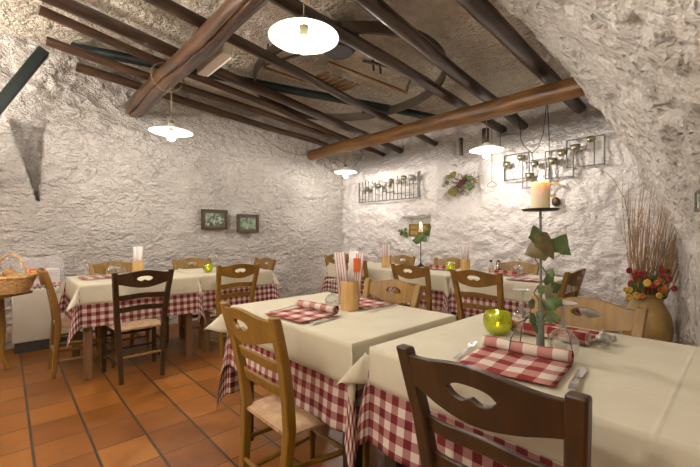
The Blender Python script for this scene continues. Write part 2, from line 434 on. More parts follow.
def make_right():
    xs = np.concatenate([np.arange(X0-0.1, 0.4, 0.04), np.arange(0.4, 5.4, 0.015)]); ts = np.linspace(0, 1.06, 230)
    P = np.zeros((len(xs), len(ts), 3))
    for i, x in enumerate(xs):
        for j, t in enumerate(ts): P[i, j] = vault_pt(x, t)
    tag(grid_mesh('wall_right', P, 'plaster_vault'), kind='structure')
make_right()
def make_ceiling():
    xs = np.arange(X0-0.1, 5.5, 0.035); ys = np.arange(0.95, 5.3, 0.035)
    P = np.zeros((len(xs), len(ys), 3))
    for i, x in enumerate(xs):
        for j, y in enumerate(ys):
            z = ceil_z(x)+0.02*fr(x, y, 4, 1.5)+0.012*fr(x, y, 9, 7, 4)
            z -= 0.12*sstep(0.9, -0.5, x)*sstep(3.0, 4.6, y)
            P[i, j] = (x, y, z)
    tag(grid_mesh('ceiling', P, 'ceiling_daub'), kind='structure')
make_ceiling()
def make_front():
    ys = np.arange(-1.5, 5.3, 0.06); zs = np.arange(0, 3.6, 0.06)
    P = np.zeros((len(ys), len(zs), 3))
    for i, y in enumerate(ys):
        for j, z in enumerate(zs): P[i, j] = (X0+0.03*fr(4, y, z, 2), y, z)
    tag(grid_mesh('wall_front', P, 'plaster'), kind='structure')
make_front()
tag(MB().box((1.75, 1.9, -0.03), (7.4, 6.9, 0.06)).build('floor', 'tiles', smooth=False), kind='structure')

# ------------------------------------------------------------------ logs and joists
def log(name, a, b, r0, r1, mat, label, cat, seed=0, seg=14, bend=0.02, knob=0.10, group=None, flat=1.0, crack=None):
    a, b = V(a), V(b); n = 26; bm = MB()
    d = (b-a); t = d.normalized(); u = t.cross(V((0, 0, 1))).normalized(); w = u.cross(t)
    rings = []
    for i in range(n+1):
        f = i/n; p = a+d*f
        p = p+u*bend*noise.noise(V((f*3, seed, 0)))+w*bend*0.6*noise.noise(V((f*3, seed, 7)))
        r = r0+(r1-r0)*f
        ring = []
        for k in range(seg):
            an = 2*PI*k/seg; rr = r*(1+(-0.22*sum(max(0, 1-abs(an-(c_+0.25*noise.noise(V((f*5, c_, 1)))))/0.085) for c_ in crack) if crack else 0)+knob*noise.noise(V((f*d.length*3, math.cos(an)*1.2+seed, math.sin(an)*1.2))))
            ring.append(bm.bm.verts.new(p+u*rr*math.cos(an)+w*rr*flat*math.sin(an)))
        rings.append(ring)
    for A, B in zip(rings, rings[1:]):
        for k in range(seg): bm.bm.faces.new((A[k], A[(k+1) % seg], B[(k+1) % seg], B[k]))
    bm.bm.faces.new(rings[0]); bm.bm.faces.new(rings[-1])
    o = bm.build(name, mat)
    return tag(o, label, cat, group)
log('ceiling_beam', (1.14, 5.04, 2.655), (1.14, 0.98, 2.66), 0.108, 0.075, 'w_log', 'thick cracked round log under the joists, nearest and largest beam of the ceiling', 'beam', 3, 60, 0.05, 0.12, None, 1.0, (3.6, 4.5, 5.4, 2.6))
log('ceiling_beam', (3.74, 4.98, 2.46), (3.74, 0.72, 2.47), 0.085, 0.092, 'w_log2', 'golden brown debarked log under the joists, nearest the back wall', 'beam', 8, 48, 0.04, 0.14, None, 1.0, (2.9, 4.2))
JO = [('first thin reddish joist, running against the left wall', 4.83, 4.88, 0.55, 4.20, 0.052, 'w_joist2', 0.9),
      ('second thin joist from the left wall, beside the reddish one', 4.42, 4.42, 0.28, 4.6, 0.046, 'w_joist2', 0.9),
      ('third thin joist from the left wall, its free end near the top left corner', 3.86, 4.45, 0.20, 4.98, 0.044, 'w_joist2', 0.9),
      ('fourth joist from the left wall, thick and dark before the big log', 3.42, 4.05, -1.6, 5.0, 0.064, 'w_joist', 0.9),
      ('fifth joist from the left wall, passing behind the largest hanging lamp', 2.78, 3.36, -1.7, 4.98, 0.058, 'w_joist', 0.85),
      ('sixth joist from the left wall, glossy, passing above the largest hanging lamp', 2.24, 2.28, -1.7, 4.95, 0.066, 'w_joist', 0.85),
      ('seventh joist from the left wall, knobbly and glossy with bright knots', 1.66, 2.02, -1.7, 5.0, 0.074, 'w_joist', 0.85),
      ('joist nearest the rough vault on the right, dark and round', 1.31, 1.31, -1.7, 4.78, 0.078, 'w_joist', 0.85)]
for i, (lab, ya, ybb, xa, xb, r, mt, fl) in enumerate(JO):
    z = lambda x: 2.87-0.08*(x-1.14)
    log('ceiling_joist', (xa, ya, z(xa)), (xb, ybb, z(xb)), r, r*0.85, mt, lab, 'joist', 20+i, 10, 0.05, 0.14 if r > 0.06 else 0.06, None, fl)
# green pole resting on the joists and its leg
log('green_pole', (0.50, 4.66, 3.04), (4.42, 2.88, 2.735), 0.05, 0.045, 'w_green', 'long dark green painted pole lying across above the joists', 'pole', 41, 10, 0.01, 0.03)
MB().bar((0.27, 4.52, 2.88), (-1.22, 4.50, 0.03), 0.10, 0.09).build('green_post', 'w_green', bevel=0.01)
tag(bpy.data.objects['green_post'], 'dark green slanting timber at the top left corner beside the joist ends', 'post')

def hoop():
    t = thing('cart_wheel_hoop', 'large oval dark hoop hanging among the joists around the wooden tray', 'hoop', (2.77, 3.08, 2.83))
    bm = MB(); n = 72; rings = []
    for k in range(n):
        a = 2*PI*k/n; c, s = math.cos(a), math.sin(a)
        p = V((0.90*c, 1.17*s, -0.08*0.90*c)); o_ = V((c, s, 0))
        rings.append([bm.bm.verts.new(p+o_*dx+V((0, 0, dz))) for dx, dz in ((-.012, -.05), (.012, -.05), (.012, .05), (-.012, .05))])
    for k in range(n):
        A, B = rings[k], rings[(k+1) % n]
        for j in range(4): bm.bm.faces.new((A[j], A[(j+1) % 4], B[(j+1) % 4], B[j]))
    bm.build('rim', 'w_hoop', t)
    MB().bar((-0.90, 0.1, 0.07), (-0.90, 0.1, 0.17), 0.02, 0.01).build('hanger', 'black_iron', t)
    MB().bar((0.8, 0.5, -0.05), (0.8, 0.5, 0.10), 0.02, 0.01).build('hanger', 'black_iron', t)
hoop()
def tray():
    t = thing('slatted_wooden_tray', 'old wooden slatted tray with thin rails stored above the joists', 'tray', (2.42, 2.95, 2.80), 0)
    bm = MB()
    for k in range(6):
        x = 0.0+k*0.085
        bm.bar((x, -0.02, 0), (x-0.03, 0.28, 0), 0.06, 0.012)
    bm.build('slats', 'w_mid', t, bevel=0.003)
    MB().bar((-0.55, 0.32, 0.0), (0.62, 0.30, -0.03), 0.03, 0.02).build('side_rail', 'w_mid', t)
    MB().bar((-0.15, -0.2, 0), (0.95, -0.28, -0.03), 0.03, 0.02).build('side_rail', 'w_mid', t)
    MB().bar((-0.55, 0.32, 0.02), (-0.42, -0.1, 0.02), 0.02, 0.02).build('end_rail', 'w_hoop', t)
    MB().bar((0.95, -0.28, 0), (0.62, -0.62, 0.0), 0.025, 0.02).bar((0.62, -0.62, 0.0), (0.1, -0.42, 0.02), 0.025, 0.02).build('corner_rail', 'w_hoop', t)
    for k in (0, 1): MB().bar((0.22+0.10*k, -0.45, -0.05), (0.22+0.10*k, -0.43, 0.13), 0.014, 0.014).build('upright', 'black_iron', t)
tray()
def pan():
    t = thing('copper_pot', 'dark round pot wedged above the joists behind the largest hanging lamp', 'pot', (2.16, 2.48, 2.76))
    MB().lathe([(0, 0), (0.13, 0.0), (0.165, 0.04), (0.175, 0.15), (0.185, 0.16), (0.165, 0.15), (0.15, 0.04), (0, 0.02)], 28).build('pot_body', 'cork', t)
    MB().tube([(0.17, 0, 0.12), (0.22, 0.0, 0.12), (0.22, 0.05, 0.12), (0.17, 0.05, 0.12)], 0.006).build('handle', 'black_iron', t)
pan()
def exit_light():
    t = thing('emergency_light', 'white plastic emergency light fixed along the side of the big log', 'lamp', (1.325, 3.16, 2.66), 0)
    MB().box((0, 0, 0), (0.085, 0.56, 0.10)).build('housing', 'white_plastic', t, bevel=0.012)
    MB().box((0.046, 0, -0.03), (0.012, 0.50, 0.05)).build('diffuser', 'paper', t, bevel=0.004)
exit_light()

# ------------------------------------------------------------------ pendants
def pendant(x, y, zr, ztop, label, r=0.18, wrap=None, in_view=True):
    t = thing('pendant_lamp', label, 'lamp', (x, y, zr), 0, 'white enamel hanging lamps')
    MB().lathe([(0.030, 0.075), (0.034, 0.062), (0.10, 0.035), (r, 0.0), (r+0.004, -0.004), (r-0.003, -0.004), (0.10, 0.028), (0.035, 0.052), (0.028, 0.055)], 40).build('lamp_shade', 'enamel', t)
    MB().lathe([(0.0, 0.115), (0.014, 0.112), (0.022, 0.10), (0.024, 0.0), (0.021, -0.003), (0.0, -0.003)], 20).build('lamp_socket', 'brass_cup', t)
    so = bpy.context.scene.collection.objects[-1]
    MB().ball((0, 0, -0.045), 0.036, 3, (1, 1, 1.15)).lathe([(0.016, -0.004), (0.02, -0.02)], 16).build('bulb', 'bulb', so)
    MB().tube([(0, 0, 0.11), (0, 0, ztop-zr)], 0.0035, 6).build('cord', 'cord', t)
    if wrap:
        (cx, cz, rr) = wrap
        MB().tube([(cx-x+rr*math.cos(a), 0.05*math.sin(a*0.5), cz-zr+rr*math.sin(a)) for a in [2*PI*k/20 for k in range(20)]], 0.005, 6, closed=True).build('wire_loop', 'cord', t)
    return t
pendant(1.155, 1.60, 2.195, 2.98, 'largest white enamel hanging lamp in the picture, at the top centre near the viewer')
pendant(1.165, 3.76, 2.13, 2.60, 'white enamel hanging lamp on a wire looped round the big cracked log', 0.19, (1.14, 2.655, 0.138))
pendant(3.80, 1.93, 2.06, 2.45, 'white enamel hanging lamp under the golden log near the wire picture frames', 0.175)
pendant(3.74, 4.12, 2.08, 2.45, 'white enamel hanging lamp furthest from the viewer, near the room corner', 0.17)
pendant(-0.75, 1.0, 2.2, 3.1, 'white enamel hanging lamp added as fill light behind the viewer', 0.18)  # this and the next two: unseen lamps added to brighten ceiling and near walls
pendant(-0.9, 3.0, 2.2, 3.1, 'white enamel hanging lamp added as fill light behind the viewer on the left', 0.18)
pendant(0.3, -0.35, 2.0, 2.35, 'white enamel hanging lamp added as fill light close behind the viewer under the vault', 0.18)
o = MB().tube([(2.6, 4.80, 2.63), (2.9, 4.85, 2.50), (3.2, 4.9, 2.43), (3.45, 4.93, 2.42), (3.72, 4.93, 2.47)], 0.004, 6).build('sagging_cable', 'cord')
tag(o, 'thin cable sagging along the left wall to the end of the golden log', 'cable')
o = MB().tube([(3.80, 1.80, 2.60), (3.81, 1.78, 2.2), (3.80, 1.78, 2.06)], 0.003, 6).build('lamp_wire', 'chain')
tag(o, 'thin black wire beside the cord of the lamp near the wire frames', 'wire')

def added_uplight(x, y, z, label):  # invented lamps out of view, added to throw light up at the ceiling
    t = thing('added_fill_lamp', label, 'lamp', (x, y, z), 0, 'added fill lamps behind the viewer')
    MB().lathe([(0, 0), (0.06, 0.0), (0.15, 0.10), (0.156, 0.10), (0.065, -0.01), (0, -0.01)], 28).build('lamp_bowl', 'enamel', t)
    MB().ball((0, 0, 0.075), 0.088, 3).build('bulb', 'bulb', t)
    MB().tube([(-0.3, 0, -0.06), (-0.1, 0, -0.05), (0, 0, -0.01)], 0.012, 8).build('arm', 'black_iron', t)
added_uplight(-1.45, 0.6, 1.9, 'added bowl-shaped fill lamp behind the viewer on the right')
added_uplight(-1.45, 2.6, 1.9, 'added bowl-shaped fill lamp behind the viewer in the middle')
added_uplight(-1.45, 4.2, 1.9, 'added bowl-shaped fill lamp behind the viewer on the left')

# ------------------------------------------------------------------ chairs
def crest_mesh(hole=True):
    bm = bmesh.new(); w = 0.195; nx = 40
    cols = []
    for i in range(nx+1):
        x = -w+2*w*i/nx; q = abs(x)/w
        top = 0.855+0.022*(0.5+0.5*math.cos(PI*min(1, q*1.05)))-0.004*q
        bot = 0.752-0.014*math.cos(PI*q)*(1 if q < 1 else 1)-0.0+0.018*max(0, q-0.55)
        hw = 0.055
        hx = abs(x)/hw; m_ = 0.812
        if hole and hx < 1:
            up = m_+0.019*math.sqrt(max(0, 1-hx**2.4))
            lo = m_-0.021*math.sqrt(max(0, 1-hx**2.4))+0.013*math.exp(-(x/0.013)**2)
        else: up = lo = m_
        cols.append([(x, bot), (x, lo), (x, up), (x, top)])
    def P(x, z, dy): return V((x, -0.262+0.035*(x/w)**2-0.028+dy-(z-0.80)*0.22, z))
    F = {}
    def vv(p, dy, key):
        k = (round(p[0], 5), round(p[1], 5), key)
        if k not in F: F[k] = bm.verts.new(P(p[0], p[1], dy))
        return F[k]
    for A, B in zip(cols, cols[1:]):
        for (s, e) in ((0, 1), (2, 3)):
            for key, dy in (('f', -0.009), ('b', 0.009)):
                q = [vv(A[s], dy, key), vv(B[s], dy, key), vv(B[e], dy, key), vv(A[e], dy, key)]
                if len(set(q)) >= 3:
                    if key == 'b': q.reverse()
                    bm.faces.new(q)
        # edges: bottom, top, hole
        for s, e in ((0, 0), (3, 3)):
            bm.faces.new([vv(A[s], -0.009, 'f'), vv(B[s], -0.009, 'f'), vv(B[s], 0.009, 'b'), vv(A[s], 0.009, 'b')])
        for s in (1, 2):
            if A[1] != A[2] or B[1] != B[2]:
                bm.faces.new([vv(A[s], -0.009, 'f'), vv(B[s], -0.009, 'f'), vv(B[s], 0.009, 'b'), vv(A[s], 0.009, 'b')])
    for C in (cols[0], cols[-1]):
        bm.faces.new([vv(C[0], -0.009, 'f'), vv(C[1], -0.009, 'f'), vv(C[3], -0.009, 'f'), vv(C[3], 0.009, 'b'), vv(C[1], 0.009, 'b'), vv(C[0], 0.009, 'b')])
    m = MB(); m.bm.free(); m.bm = bm; return m
def slat(zc, h, wb, yb_):
    bm = MB(); n = 12; rings = []
    for i in range(n+1):
        x = -wb+2*wb*i/n; y = yb_-0.018+0.024*(x/wb)**2; zz = zc+0.006*math.cos(PI*x/wb)
        rings.append([bm.bm.verts.new((x, y+dy-(dz)*0.2, zz+dz)) for dy, dz in ((-.007, -h/2), (.007, -h/2), (.007, h/2), (-.007, h/2))])
    for A, B in zip(rings, rings[1:]):
        for k in range(4): bm.bm.faces.new((A[k], A[(k+1) % 4], B[(k+1) % 4], B[k]))
    bm.bm.faces.new(rings[0]); bm.bm.faces.new(rings[-1]); return bm
# post centre line (x,y) at height z
def post_c(z):
    zs = [0, 0.43, 0.62, 0.88]; x = [0.145, 0.165, 0.178, 0.201]; y = [-0.215, -0.185, -0.205, -0.275]
    return float(np.interp(z, zs, x)), float(np.interp(z, zs, y))
def square_tube(bm, pts, ws, hs):
    rings = []
    for p, w, h in zip(pts, ws, hs):
        p = V(p); rings.append([bm.bm.verts.new(p+V((dx*w, dy*h, 0))) for dx, dy in ((-.5, -.5), (.5, -.5), (.5, .5), (-.5, .5))])
    for A, B in zip(rings, rings[1:]):
        for k in range(4): bm.bm.faces.new((A[k], A[(k+1) % 4], B[(k+1) % 4], B[k]))
    bm.bm.faces.new(rings[0]); bm.bm.faces.new(rings[-1])
PROTO = {}
def chair_proto(mat, seatw):
    t = thing('dining_chair', 'x', 'chair')
    for s in (-1, 1):
        bm = MB(); zs = [0.0, 0.2, 0.43, 0.55, 0.68, 0.80, 0.868]
        pts = [(s*post_c(z)[0], post_c(z)[1], z) for z in zs]
        square_tube(bm, pts, [0.032, 0.037, 0.040, 0.040, 0.040, 0.040, 0.039], [0.030, 0.036, 0.041, 0.040, 0.038, 0.036, 0.034])
        bm.build('back_post', mat, t, bevel=0.006)
    crest_mesh().build('crest_rail', mat, t, bevel=0.003)
    for zc, wb in ((0.668, 0.168), (0.572, 0.162)):
        slat(zc, 0.042, wb, post_c(zc)[1]+0.002).build('back_slat', mat, t, bevel=0.003)
    for s in (-1, 1):
        bm = MB(); square_tube(bm, [(s*0.192, 0.185, 0), (s*0.192, 0.185, 0.22), (s*0.190, 0.182, 0.405)], [0.028, 0.034, 0.036], [0.028, 0.034, 0.036])
        bm.build('leg', mat, t, bevel=0.006)
    # seat: woven rush pad on rails
    bm = MB(); n = 14; P = {}
    for k, zz in ((0, 0.395), (1, 0.425)):
        for i in range(n+1):
            for j in range(n+1):
                u, v = i/n*2-1, j/n*2-1
                y = v*0.195; hw = 0.198-(1-v)*0.5*0.030
                rim = max(abs(u), abs(v))**8
                dome = 0.008*(1-u*u)*(1-v*v)-0.010*rim
                x = u*hw
                if k == 0: z = zz+0.008*rim
                else: z = zz+dome-0.004*math.exp(-((abs(u)-abs(v))/0.12)**2)
                P[(k, i, j)] = bm.bm.verts.new((x, y, z))
    for k in (0, 1):
        for i in range(n):
            for j in range(n):
                q = [P[(k, i, j)], P[(k, i+1, j)], P[(k, i+1, j+1)], P[(k, i, j+1)]]
                bm.bm.faces.new(q if k else q[::-1])
    for i in range(n):
        for a, b in (((i, 0), (i+1, 0)), ((i+1, n), (i, n)), ((0, i+1), (0, i)), ((n, i), (n, i+1))):
            bm.bm.faces.new([P[(0, *a)], P[(0, *b)], P[(1, *b)], P[(1, *a)]])
    bm.build('seat', 'rush', t)
    rods = [((-0.19, 0.185, 0.30), (0.19, 0.185, 0.30)), ((-0.19, 0.185, 0.17), (0.19, 0.185, 0.17)),
            ((-0.15, -0.205, 0.20), (0.15, -0.205, 0.20))]
    for s in (-1, 1):
        rods += [((s*0.155, -0.20, 0.28), (s*0.19, 0.185, 0.25)), ((s*0.15, -0.20, 0.14), (s*0.19, 0.185, 0.13))]
    for k, (a, b) in enumerate(rods):
        a, b = V(a), V(b)
        o = MB().tube([a, a.lerp(b, .5), b], [0.009, 0.0115, 0.009], 8).build('stretcher', 'w_honey' if k == 2 else mat, t)
    return t
def chair(kind, x, y, facing, label, group=None):
    # x, y: middle of the seat; facing: angle of the sitter's view
    if kind not in PROTO:
        PROTO[kind] = t = chair_proto(kind, 0); first = True
    else: t = copytree(PROTO[kind])
    t.location = (x, y, 0); t.rotation_euler = (0, 0, facing-PI/2)
    tag(t, label, 'chair', group)
    return t
DB = 0.285   # crest to seat middle
FX, BX, FY, BY = 0, PI, PI/2, -PI/2
G = 'ladder-back rush-seat chairs at the tables'
chair('w_dark', 0.750+DB, 0.412, FX, 'dark brown chair in the foreground, cropped at the bottom of the picture', G)
chair('w_honey', 0.672+DB, 1.325, FX, 'honey-coloured chair at the centre table with its straw seat in full view', G)
chair('w_honey', 1.735-DB, 1.475, BX, 'honey chair behind the centre table, crest rail right of the wooden menu holder', G)
chair('w_honey', 1.865-DB, 0.49, BX, 'honey chair behind the foreground right table, in front of the clay jar', G)
chair('w_dark', 0.80, 3.21+DB, FY, 'dark brown chair with its back to the viewer at the left checked table', G)
chair('w_mid', 0.215+DB, 3.93, FX, 'brown chair seen from the side before the white heater', G)
chair('w_honey', 0.82, 4.44-DB, BY, 'chair behind the left table with glasses in front of its crest rail', G)
chair('w_honey', 1.60, 4.44-DB, BY, 'chair behind the table under the two framed pictures, facing the viewer', G)
chair('w_honey', 1.63, 3.28+DB, FY, 'chair with its back to the viewer at the table below the right framed picture', G)
chair('w_mid', 2.24-DB, 3.85, BX, 'small looking chair at the right end of the table below the framed pictures', G)
chair('w_mid', 2.83+DB, 3.03, FX, 'chair half hidden behind the striped papers of the wooden holder, at the far row', G)
chair('w_mid', 2.75+DB, 2.165, FX, 'brown far-row chair with its back to the viewer, below the wall niche', G)
chair('w_mid', 2.69+DB, 1.47, FX, 'brown far-row chair with its back to the viewer, left of the ivy candlestick', G)
chair('w_honey', 3.86-DB, 3.13, BX, 'honey chair behind the far row below the metal rod panel', G)
chair('w_honey', 3.86-DB, 2.40, BX, 'honey chair behind the far row below the dried flower wreath', G)
chair('w_honey', 3.86-DB, 1.62, BX, 'honey chair behind the far row below the four wire frames', G)
chair('w_mid', 3.34, 0.93+DB, FY, 'chair seen edge-on at the right end of the far row', G)
chair('w_honey', 3.40, 3.95-DB, BY, 'chair at the far left end of the far row, behind the small green plant', G)

# ------------------------------------------------------------------ tables and cloths
def table(x0, x1, y0, y1, label, legm='w_table'):
    cx, cy = (x0+x1)/2, (y0+y1)/2; w, d = x1-x0, y1-y0
    t = thing('dining_table', label, 'table', (cx, cy, 0))
    MB().box((0, 0, 0.735), (w-0.01, d-0.01, 0.03)).build('tabletop', legm, t, bevel=0.004)
    a = MB()
    for s in (-1, 1):
        a.box((s*(w/2-0.06), 0, 0.675), (0.022, d-0.15, 0.09)); a.box((0, s*(d/2-0.06), 0.675), (w-0.15, 0.022, 0.09))
    a.build('apron', legm, t)
    for sx in (-1, 1):
        for sy in (-1, 1):
            bm = MB(); square_tube(bm, [(sx*(w/2-0.055), sy*(d/2-0.055), 0), (sx*(w/2-0.055), sy*(d/2-0.055), 0.72)], [0.055, 0.06], [0.055, 0.06])
            bm.build('leg', legm, t, bevel=0.004)
    return t
def drape(name, label, x0, x1, y0, y1, ov, mat, zt, off, seed, amp=0.02, corners=(0.4, 0.4, 0.4, 0.4), gaps=(), uvoff=(0, 0), ovs=None):
    """Cloth lying on the table rectangle, hanging ov below every edge. corners: flare angle at (x0y0, x1y0, x1y1, x0y1).
    gaps: sides ('x0','x1','y0','y1') that hang flat against a neighbour."""
    cx, cy = (x0+x1)/2, (y0+y1)/2; w, d = (x1-x0)/2+off, (y1-y0)/2+off
    ovs = ovs or {}
    def line(h, oa, ob):
        a = list(np.linspace(-h-oa, -h, max(4, int(oa/0.016))))[:-1]
        a += [-h, -h+0.006]; a += list(np.linspace(-h+0.02, h-0.02, int(2*h/0.03))); a += [h-0.006, h]
        a += list(np.linspace(h, h+ob, max(4, int(ob/0.016))))[1:]
        return a
    S = line(w, ovs.get('x0', ov), ovs.get('x1', ov)); T = line(d, ovs.get('y0', ov), ovs.get('y1', ov))
    P = np.zeros((len(S), len(T), 3)); UV = np.zeros((len(S), len(T), 2))
    R = random.Random(seed)
    ph = [R.uniform(0, 6.28) for _ in range(8)]
    def wave(side, s, a, half):
        am = amp*(0.15 if side in gaps else 1)
        i = {'x0': 0, 'x1': 1, 'y0': 2, 'y1': 3}[side]
        win = min(1, max(0, (half-abs(s))/0.10)); win = win*win*(3-2*win)
        f = 0.5+0.5*math.sin(s*17+ph[i])*math.cos(s*7.3+ph[i+4])
        base = 0.16 if side not in gaps else 0.01
        return (base*0.35+am/0.33*f*win)*a
    base0 = lambda side: (0.16 if side not in gaps else 0.01)*0.35
    for i, s in enumerate(S):
        for j, t in enumerate(T):
            a = max(0, abs(s)-w); b = max(0, abs(t)-d); sx = 1 if s > 0 else -1; sy = 1 if t > 0 else -1
            sdx = 'x1' if s > 0 else 'x0'; sdy = 'y1' if t > 0 else 'y0'
            if a == 0 and b == 0:
                x, y, z = s, t, 0.0015*fr(s+seed, t, 0, 5, 2)
                e = min(w-abs(s), d-abs(t)); z -= 0.0025*max(0, 1-e/0.006)
            elif b == 0:
                o_ = wave(sdx, t, a, d); x, y, z = sx*(w+o_), t, -math.sqrt(max(0, a*a-o_*o_))-0.0025
            elif a == 0:
                o_ = wave(sdy, s, b, w); x, y, z = s, sy*(d+o_), -math.sqrt(max(0, b*b-o_*o_))-0.0025
            else:
                ci = {(-1, -1): 0, (1, -1): 1, (1, 1): 2, (-1, 1): 3}[(sx, sy)]; bm_ = corners[ci]
                r = math.hypot(a, b); th = math.atan2(b, a)
                s2 = math.sin(2*th)
                b0 = base0(sdx)*math.cos(th)**2+base0(sdy)*math.sin(th)**2
                be = b0+(bm_-b0)*(s2**0.8)
                pl = 0.0 if mat == 'linen' else 0.10*math.sin(4*th)*s2*min(1, r/0.2)
                phi = th+pl
                x = sx*(w+r*math.sin(be)*math.cos(phi)); y = sy*(d+r*math.sin(be)*math.sin(phi)); z = -r*math.cos(be)-0.0025
            P[i, j] = (x, y, z); UV[i, j] = (s+uvoff[0], t+uvoff[1])
    o = grid_mesh(name, P, mat, UV, None, 0.0015)
    o.location = (cx, cy, zt)
    return o
def dressed(rect, tl, gl, wl, seed, cr=(0.35,)*4, cw=(0.6,)*4, gaps=(), ov=0.325, wov=0.15, uvoff=(0, 0), legm='w_table', ovs=None):
    table(*rect, tl, legm)
    a = drape('checked_tablecloth', gl, *rect, ov, 'gingham', 0.752, 0.004, seed, 0.022, cr, gaps, uvoff, ovs)
    tag(a, gl, 'tablecloth', 'red checked tablecloths')
    b = drape('cream_tablecloth', wl, *rect, wov, 'linen', 0.757, 0.010, seed, 0.022, cw, gaps)
    tag(b, wl, 'tablecloth', 'cream overlay tablecloths')
T3 = (0.94, 1.625, 1.00, 1.975); T4 = (0.965, 1.80, -0.28, 0.915)
T1 = (0.43, 1.32, 3.54, 4.33); T2 = (1.39, 2.14, 3.57, 4.34)
T5 = (3.08, 3.76, 2.66, 3.72); T6 = (3.08, 3.76, 1.98, 2.59); T7 = (3.10, 3.76, 1.12, 1.91)
dressed(T3, 'wooden table in the centre, under the cloths and the tall striped menus', 'checked cloth below the centre table, its corner trailing low on the left', 'cream overcloth on the centre table with the wooden menu holder', 11,
        (0.25, 0.2, 0.3, 0.17), (0.30, 0.25, 0.6, 0.85), ('y0',), legm='w_tabledark', ovs={'y1': 0.50})
dressed(T4, 'wooden table under the foreground right cloth, carrying the ivy candlestick', 'checked cloth of the foreground right table, behind the dark chair', 'cream overcloth on the foreground right table with the ivy candlestick', 12,
        (0.3, 0.3, 0.15, 0.2), (0.5, 0.5, 0.3, 0.72), ('y1',), wov=0.128, legm='w_tabledark')
dressed(T1, 'wooden table at far left under a checked cloth, beside the white heater', 'checked cloth on the far left table beside the white heater', 'cream overcloth on the far left table beside the white heater', 13,
        (0.28, 0.2, 0.2, 0.3), (0.6, 0.3, 0.3, 0.6), ('x1',))
dressed(T2, 'wooden table under the checked cloth below the two framed pictures', 'checked cloth on the table below the two framed pictures', 'cream overcloth on the table below the two framed pictures', 14,
        (0.2, 0.3, 0.3, 0.2), (0.3, 0.5, 0.5, 0.3), ('x0',))
dressed(T5, 'wooden table at the left end of the far row, under the small plant', 'checked cloth at the left end of the far row', 'cream overcloth at the left end of the far row under the small plant', 15, (0.2, 0.2, 0.3, 0.3), (0.3, 0.3, 0.4, 0.4), ('y0',), legm='w_tabledark')
dressed(T6, 'narrow wooden table in the middle of the far row', 'checked cloth in the middle of the far row', 'cream overcloth in the middle of the far row under the green candle glass', 16, (0.3, 0.2, 0.2, 0.2), (0.5, 0.3, 0.3, 0.3), ('y1', 'y0'), legm='w_tabledark')
dressed(T7, 'wooden table at the right end of the far row, under the cruets', 'checked cloth at the right end of the far row, left of the ivy candlestick', 'cream overcloth at the right end of the far row under the cruets', 17, (0.3, 0.3, 0.2, 0.2), (0.5, 0.5, 0.3, 0.3), ('y1',), legm='w_tabledark')
ZT = 0.7605

# ------------------------------------------------------------------ table things
def napkin_mesh(seed, rolled=True):
    # flat folded napkin with its far third rolled back on itself
    R = random.Random(seed); L_, W = 0.23, 0.27; rows = []
    prof = []
    n = 10
    for i in range(n+1): prof.append((-L_/2+L_*i/n, 0.004+0.0015*math.sin(i*1.7+seed)))
    if rolled:
        r = 0.021; x0 = L_/2-0.01
        for k in range(1, 17):
            a = -PI/2+k*2*PI/17*1.15; rr = r*(1-0.012*k)
            prof.append((x0+rr*math.cos(a), 0.005+r+rr*math.sin(a)))
    P = []; UV = []; d = 0
    for k, (x, z) in enumerate(prof):
        if k: d += math.hypot(x-prof[k-1][0], z-prof[k-1][1])
        row = []; ur = []
        for j in range(9):
            y = -W/2+W*j/8; row.append((x+0.004*math.sin(j+seed), y*(1-0.0*k), z+0.0015*math.sin(j*2.1+k*0.3+seed))); ur.append((d, y))
        P.append(row); UV.append(ur)
    o = grid_mesh('napkin', np.array(P), 'gingham_napkin', np.array(UV), None, 0.003)
    o.modifiers[0].offset = 1
    return o
def fork_obj(label, x, y, rz, grp):
    bm = MB(); pts = [(-0.10, 0, 0.004), (-0.03, 0, 0.005), (0.03, 0, 0.007), (0.05, 0, 0.006)]
    hw = [0.009, 0.005, 0.003, 0.011]; rings = []
    for (px, py, pz), h in zip(pts, hw):
        rings.append([bm.bm.verts.new((px, py+s*h, pz+dz)) for s, dz in ((-1, 0), (1, 0), (1, .0022), (-1, .0022))])
    for A, B in zip(rings, rings[1:]):
        for k in range(4): bm.bm.faces.new((A[k], A[(k+1) % 4], B[(k+1) % 4], B[k]))
    bm.bm.faces.new(rings[0]); bm.bm.faces.new(rings[-1])
    bm.box((0.056, 0, 0.008), (0.016, 0.024, 0.002))
    for k in range(4): bm.bar((0.06, -0.0095+k*0.0063, 0.008), (0.10, -0.0095+k*0.0063, 0.010), 0.0028, 0.002)
    o = bm.build('fork', 'steel'); o.location = (x, y, ZT+0.001); o.rotation_euler = (0, 0, rz)
    return tag(o, label, 'fork', grp)
def knife_obj(label, x, y, rz, grp):
    bm = MB(); rings = []
    for px, h, t in ((-0.11, 0.008, 0.006), (-0.07, 0.010, 0.007), (-0.01, 0.007, 0.006), (0.0, 0.006, 0.003), (0.01, 0.010, 0.002), (0.07, 0.011, 0.0018), (0.10, 0.004, 0.0015)):
        rings.append([bm.bm.verts.new((px, s*h-(0.0 if px < 0.05 else 0.003), 0.002+dz*t)) for s, dz in ((-1, 0), (1, 0), (1, 1), (-1, 1))])
    for A, B in zip(rings, rings[1:]):
        for k in range(4): bm.bm.faces.new((A[k], A[(k+1) % 4], B[(k+1) % 4], B[k]))
    bm.bm.faces.new(rings[0]); bm.bm.faces.new(rings[-1])
    o = bm.build('knife', 'steel'); o.location = (x, y, ZT+0.001); o.rotation_euler = (0, 0, rz)
    return tag(o, label, 'knife', grp)
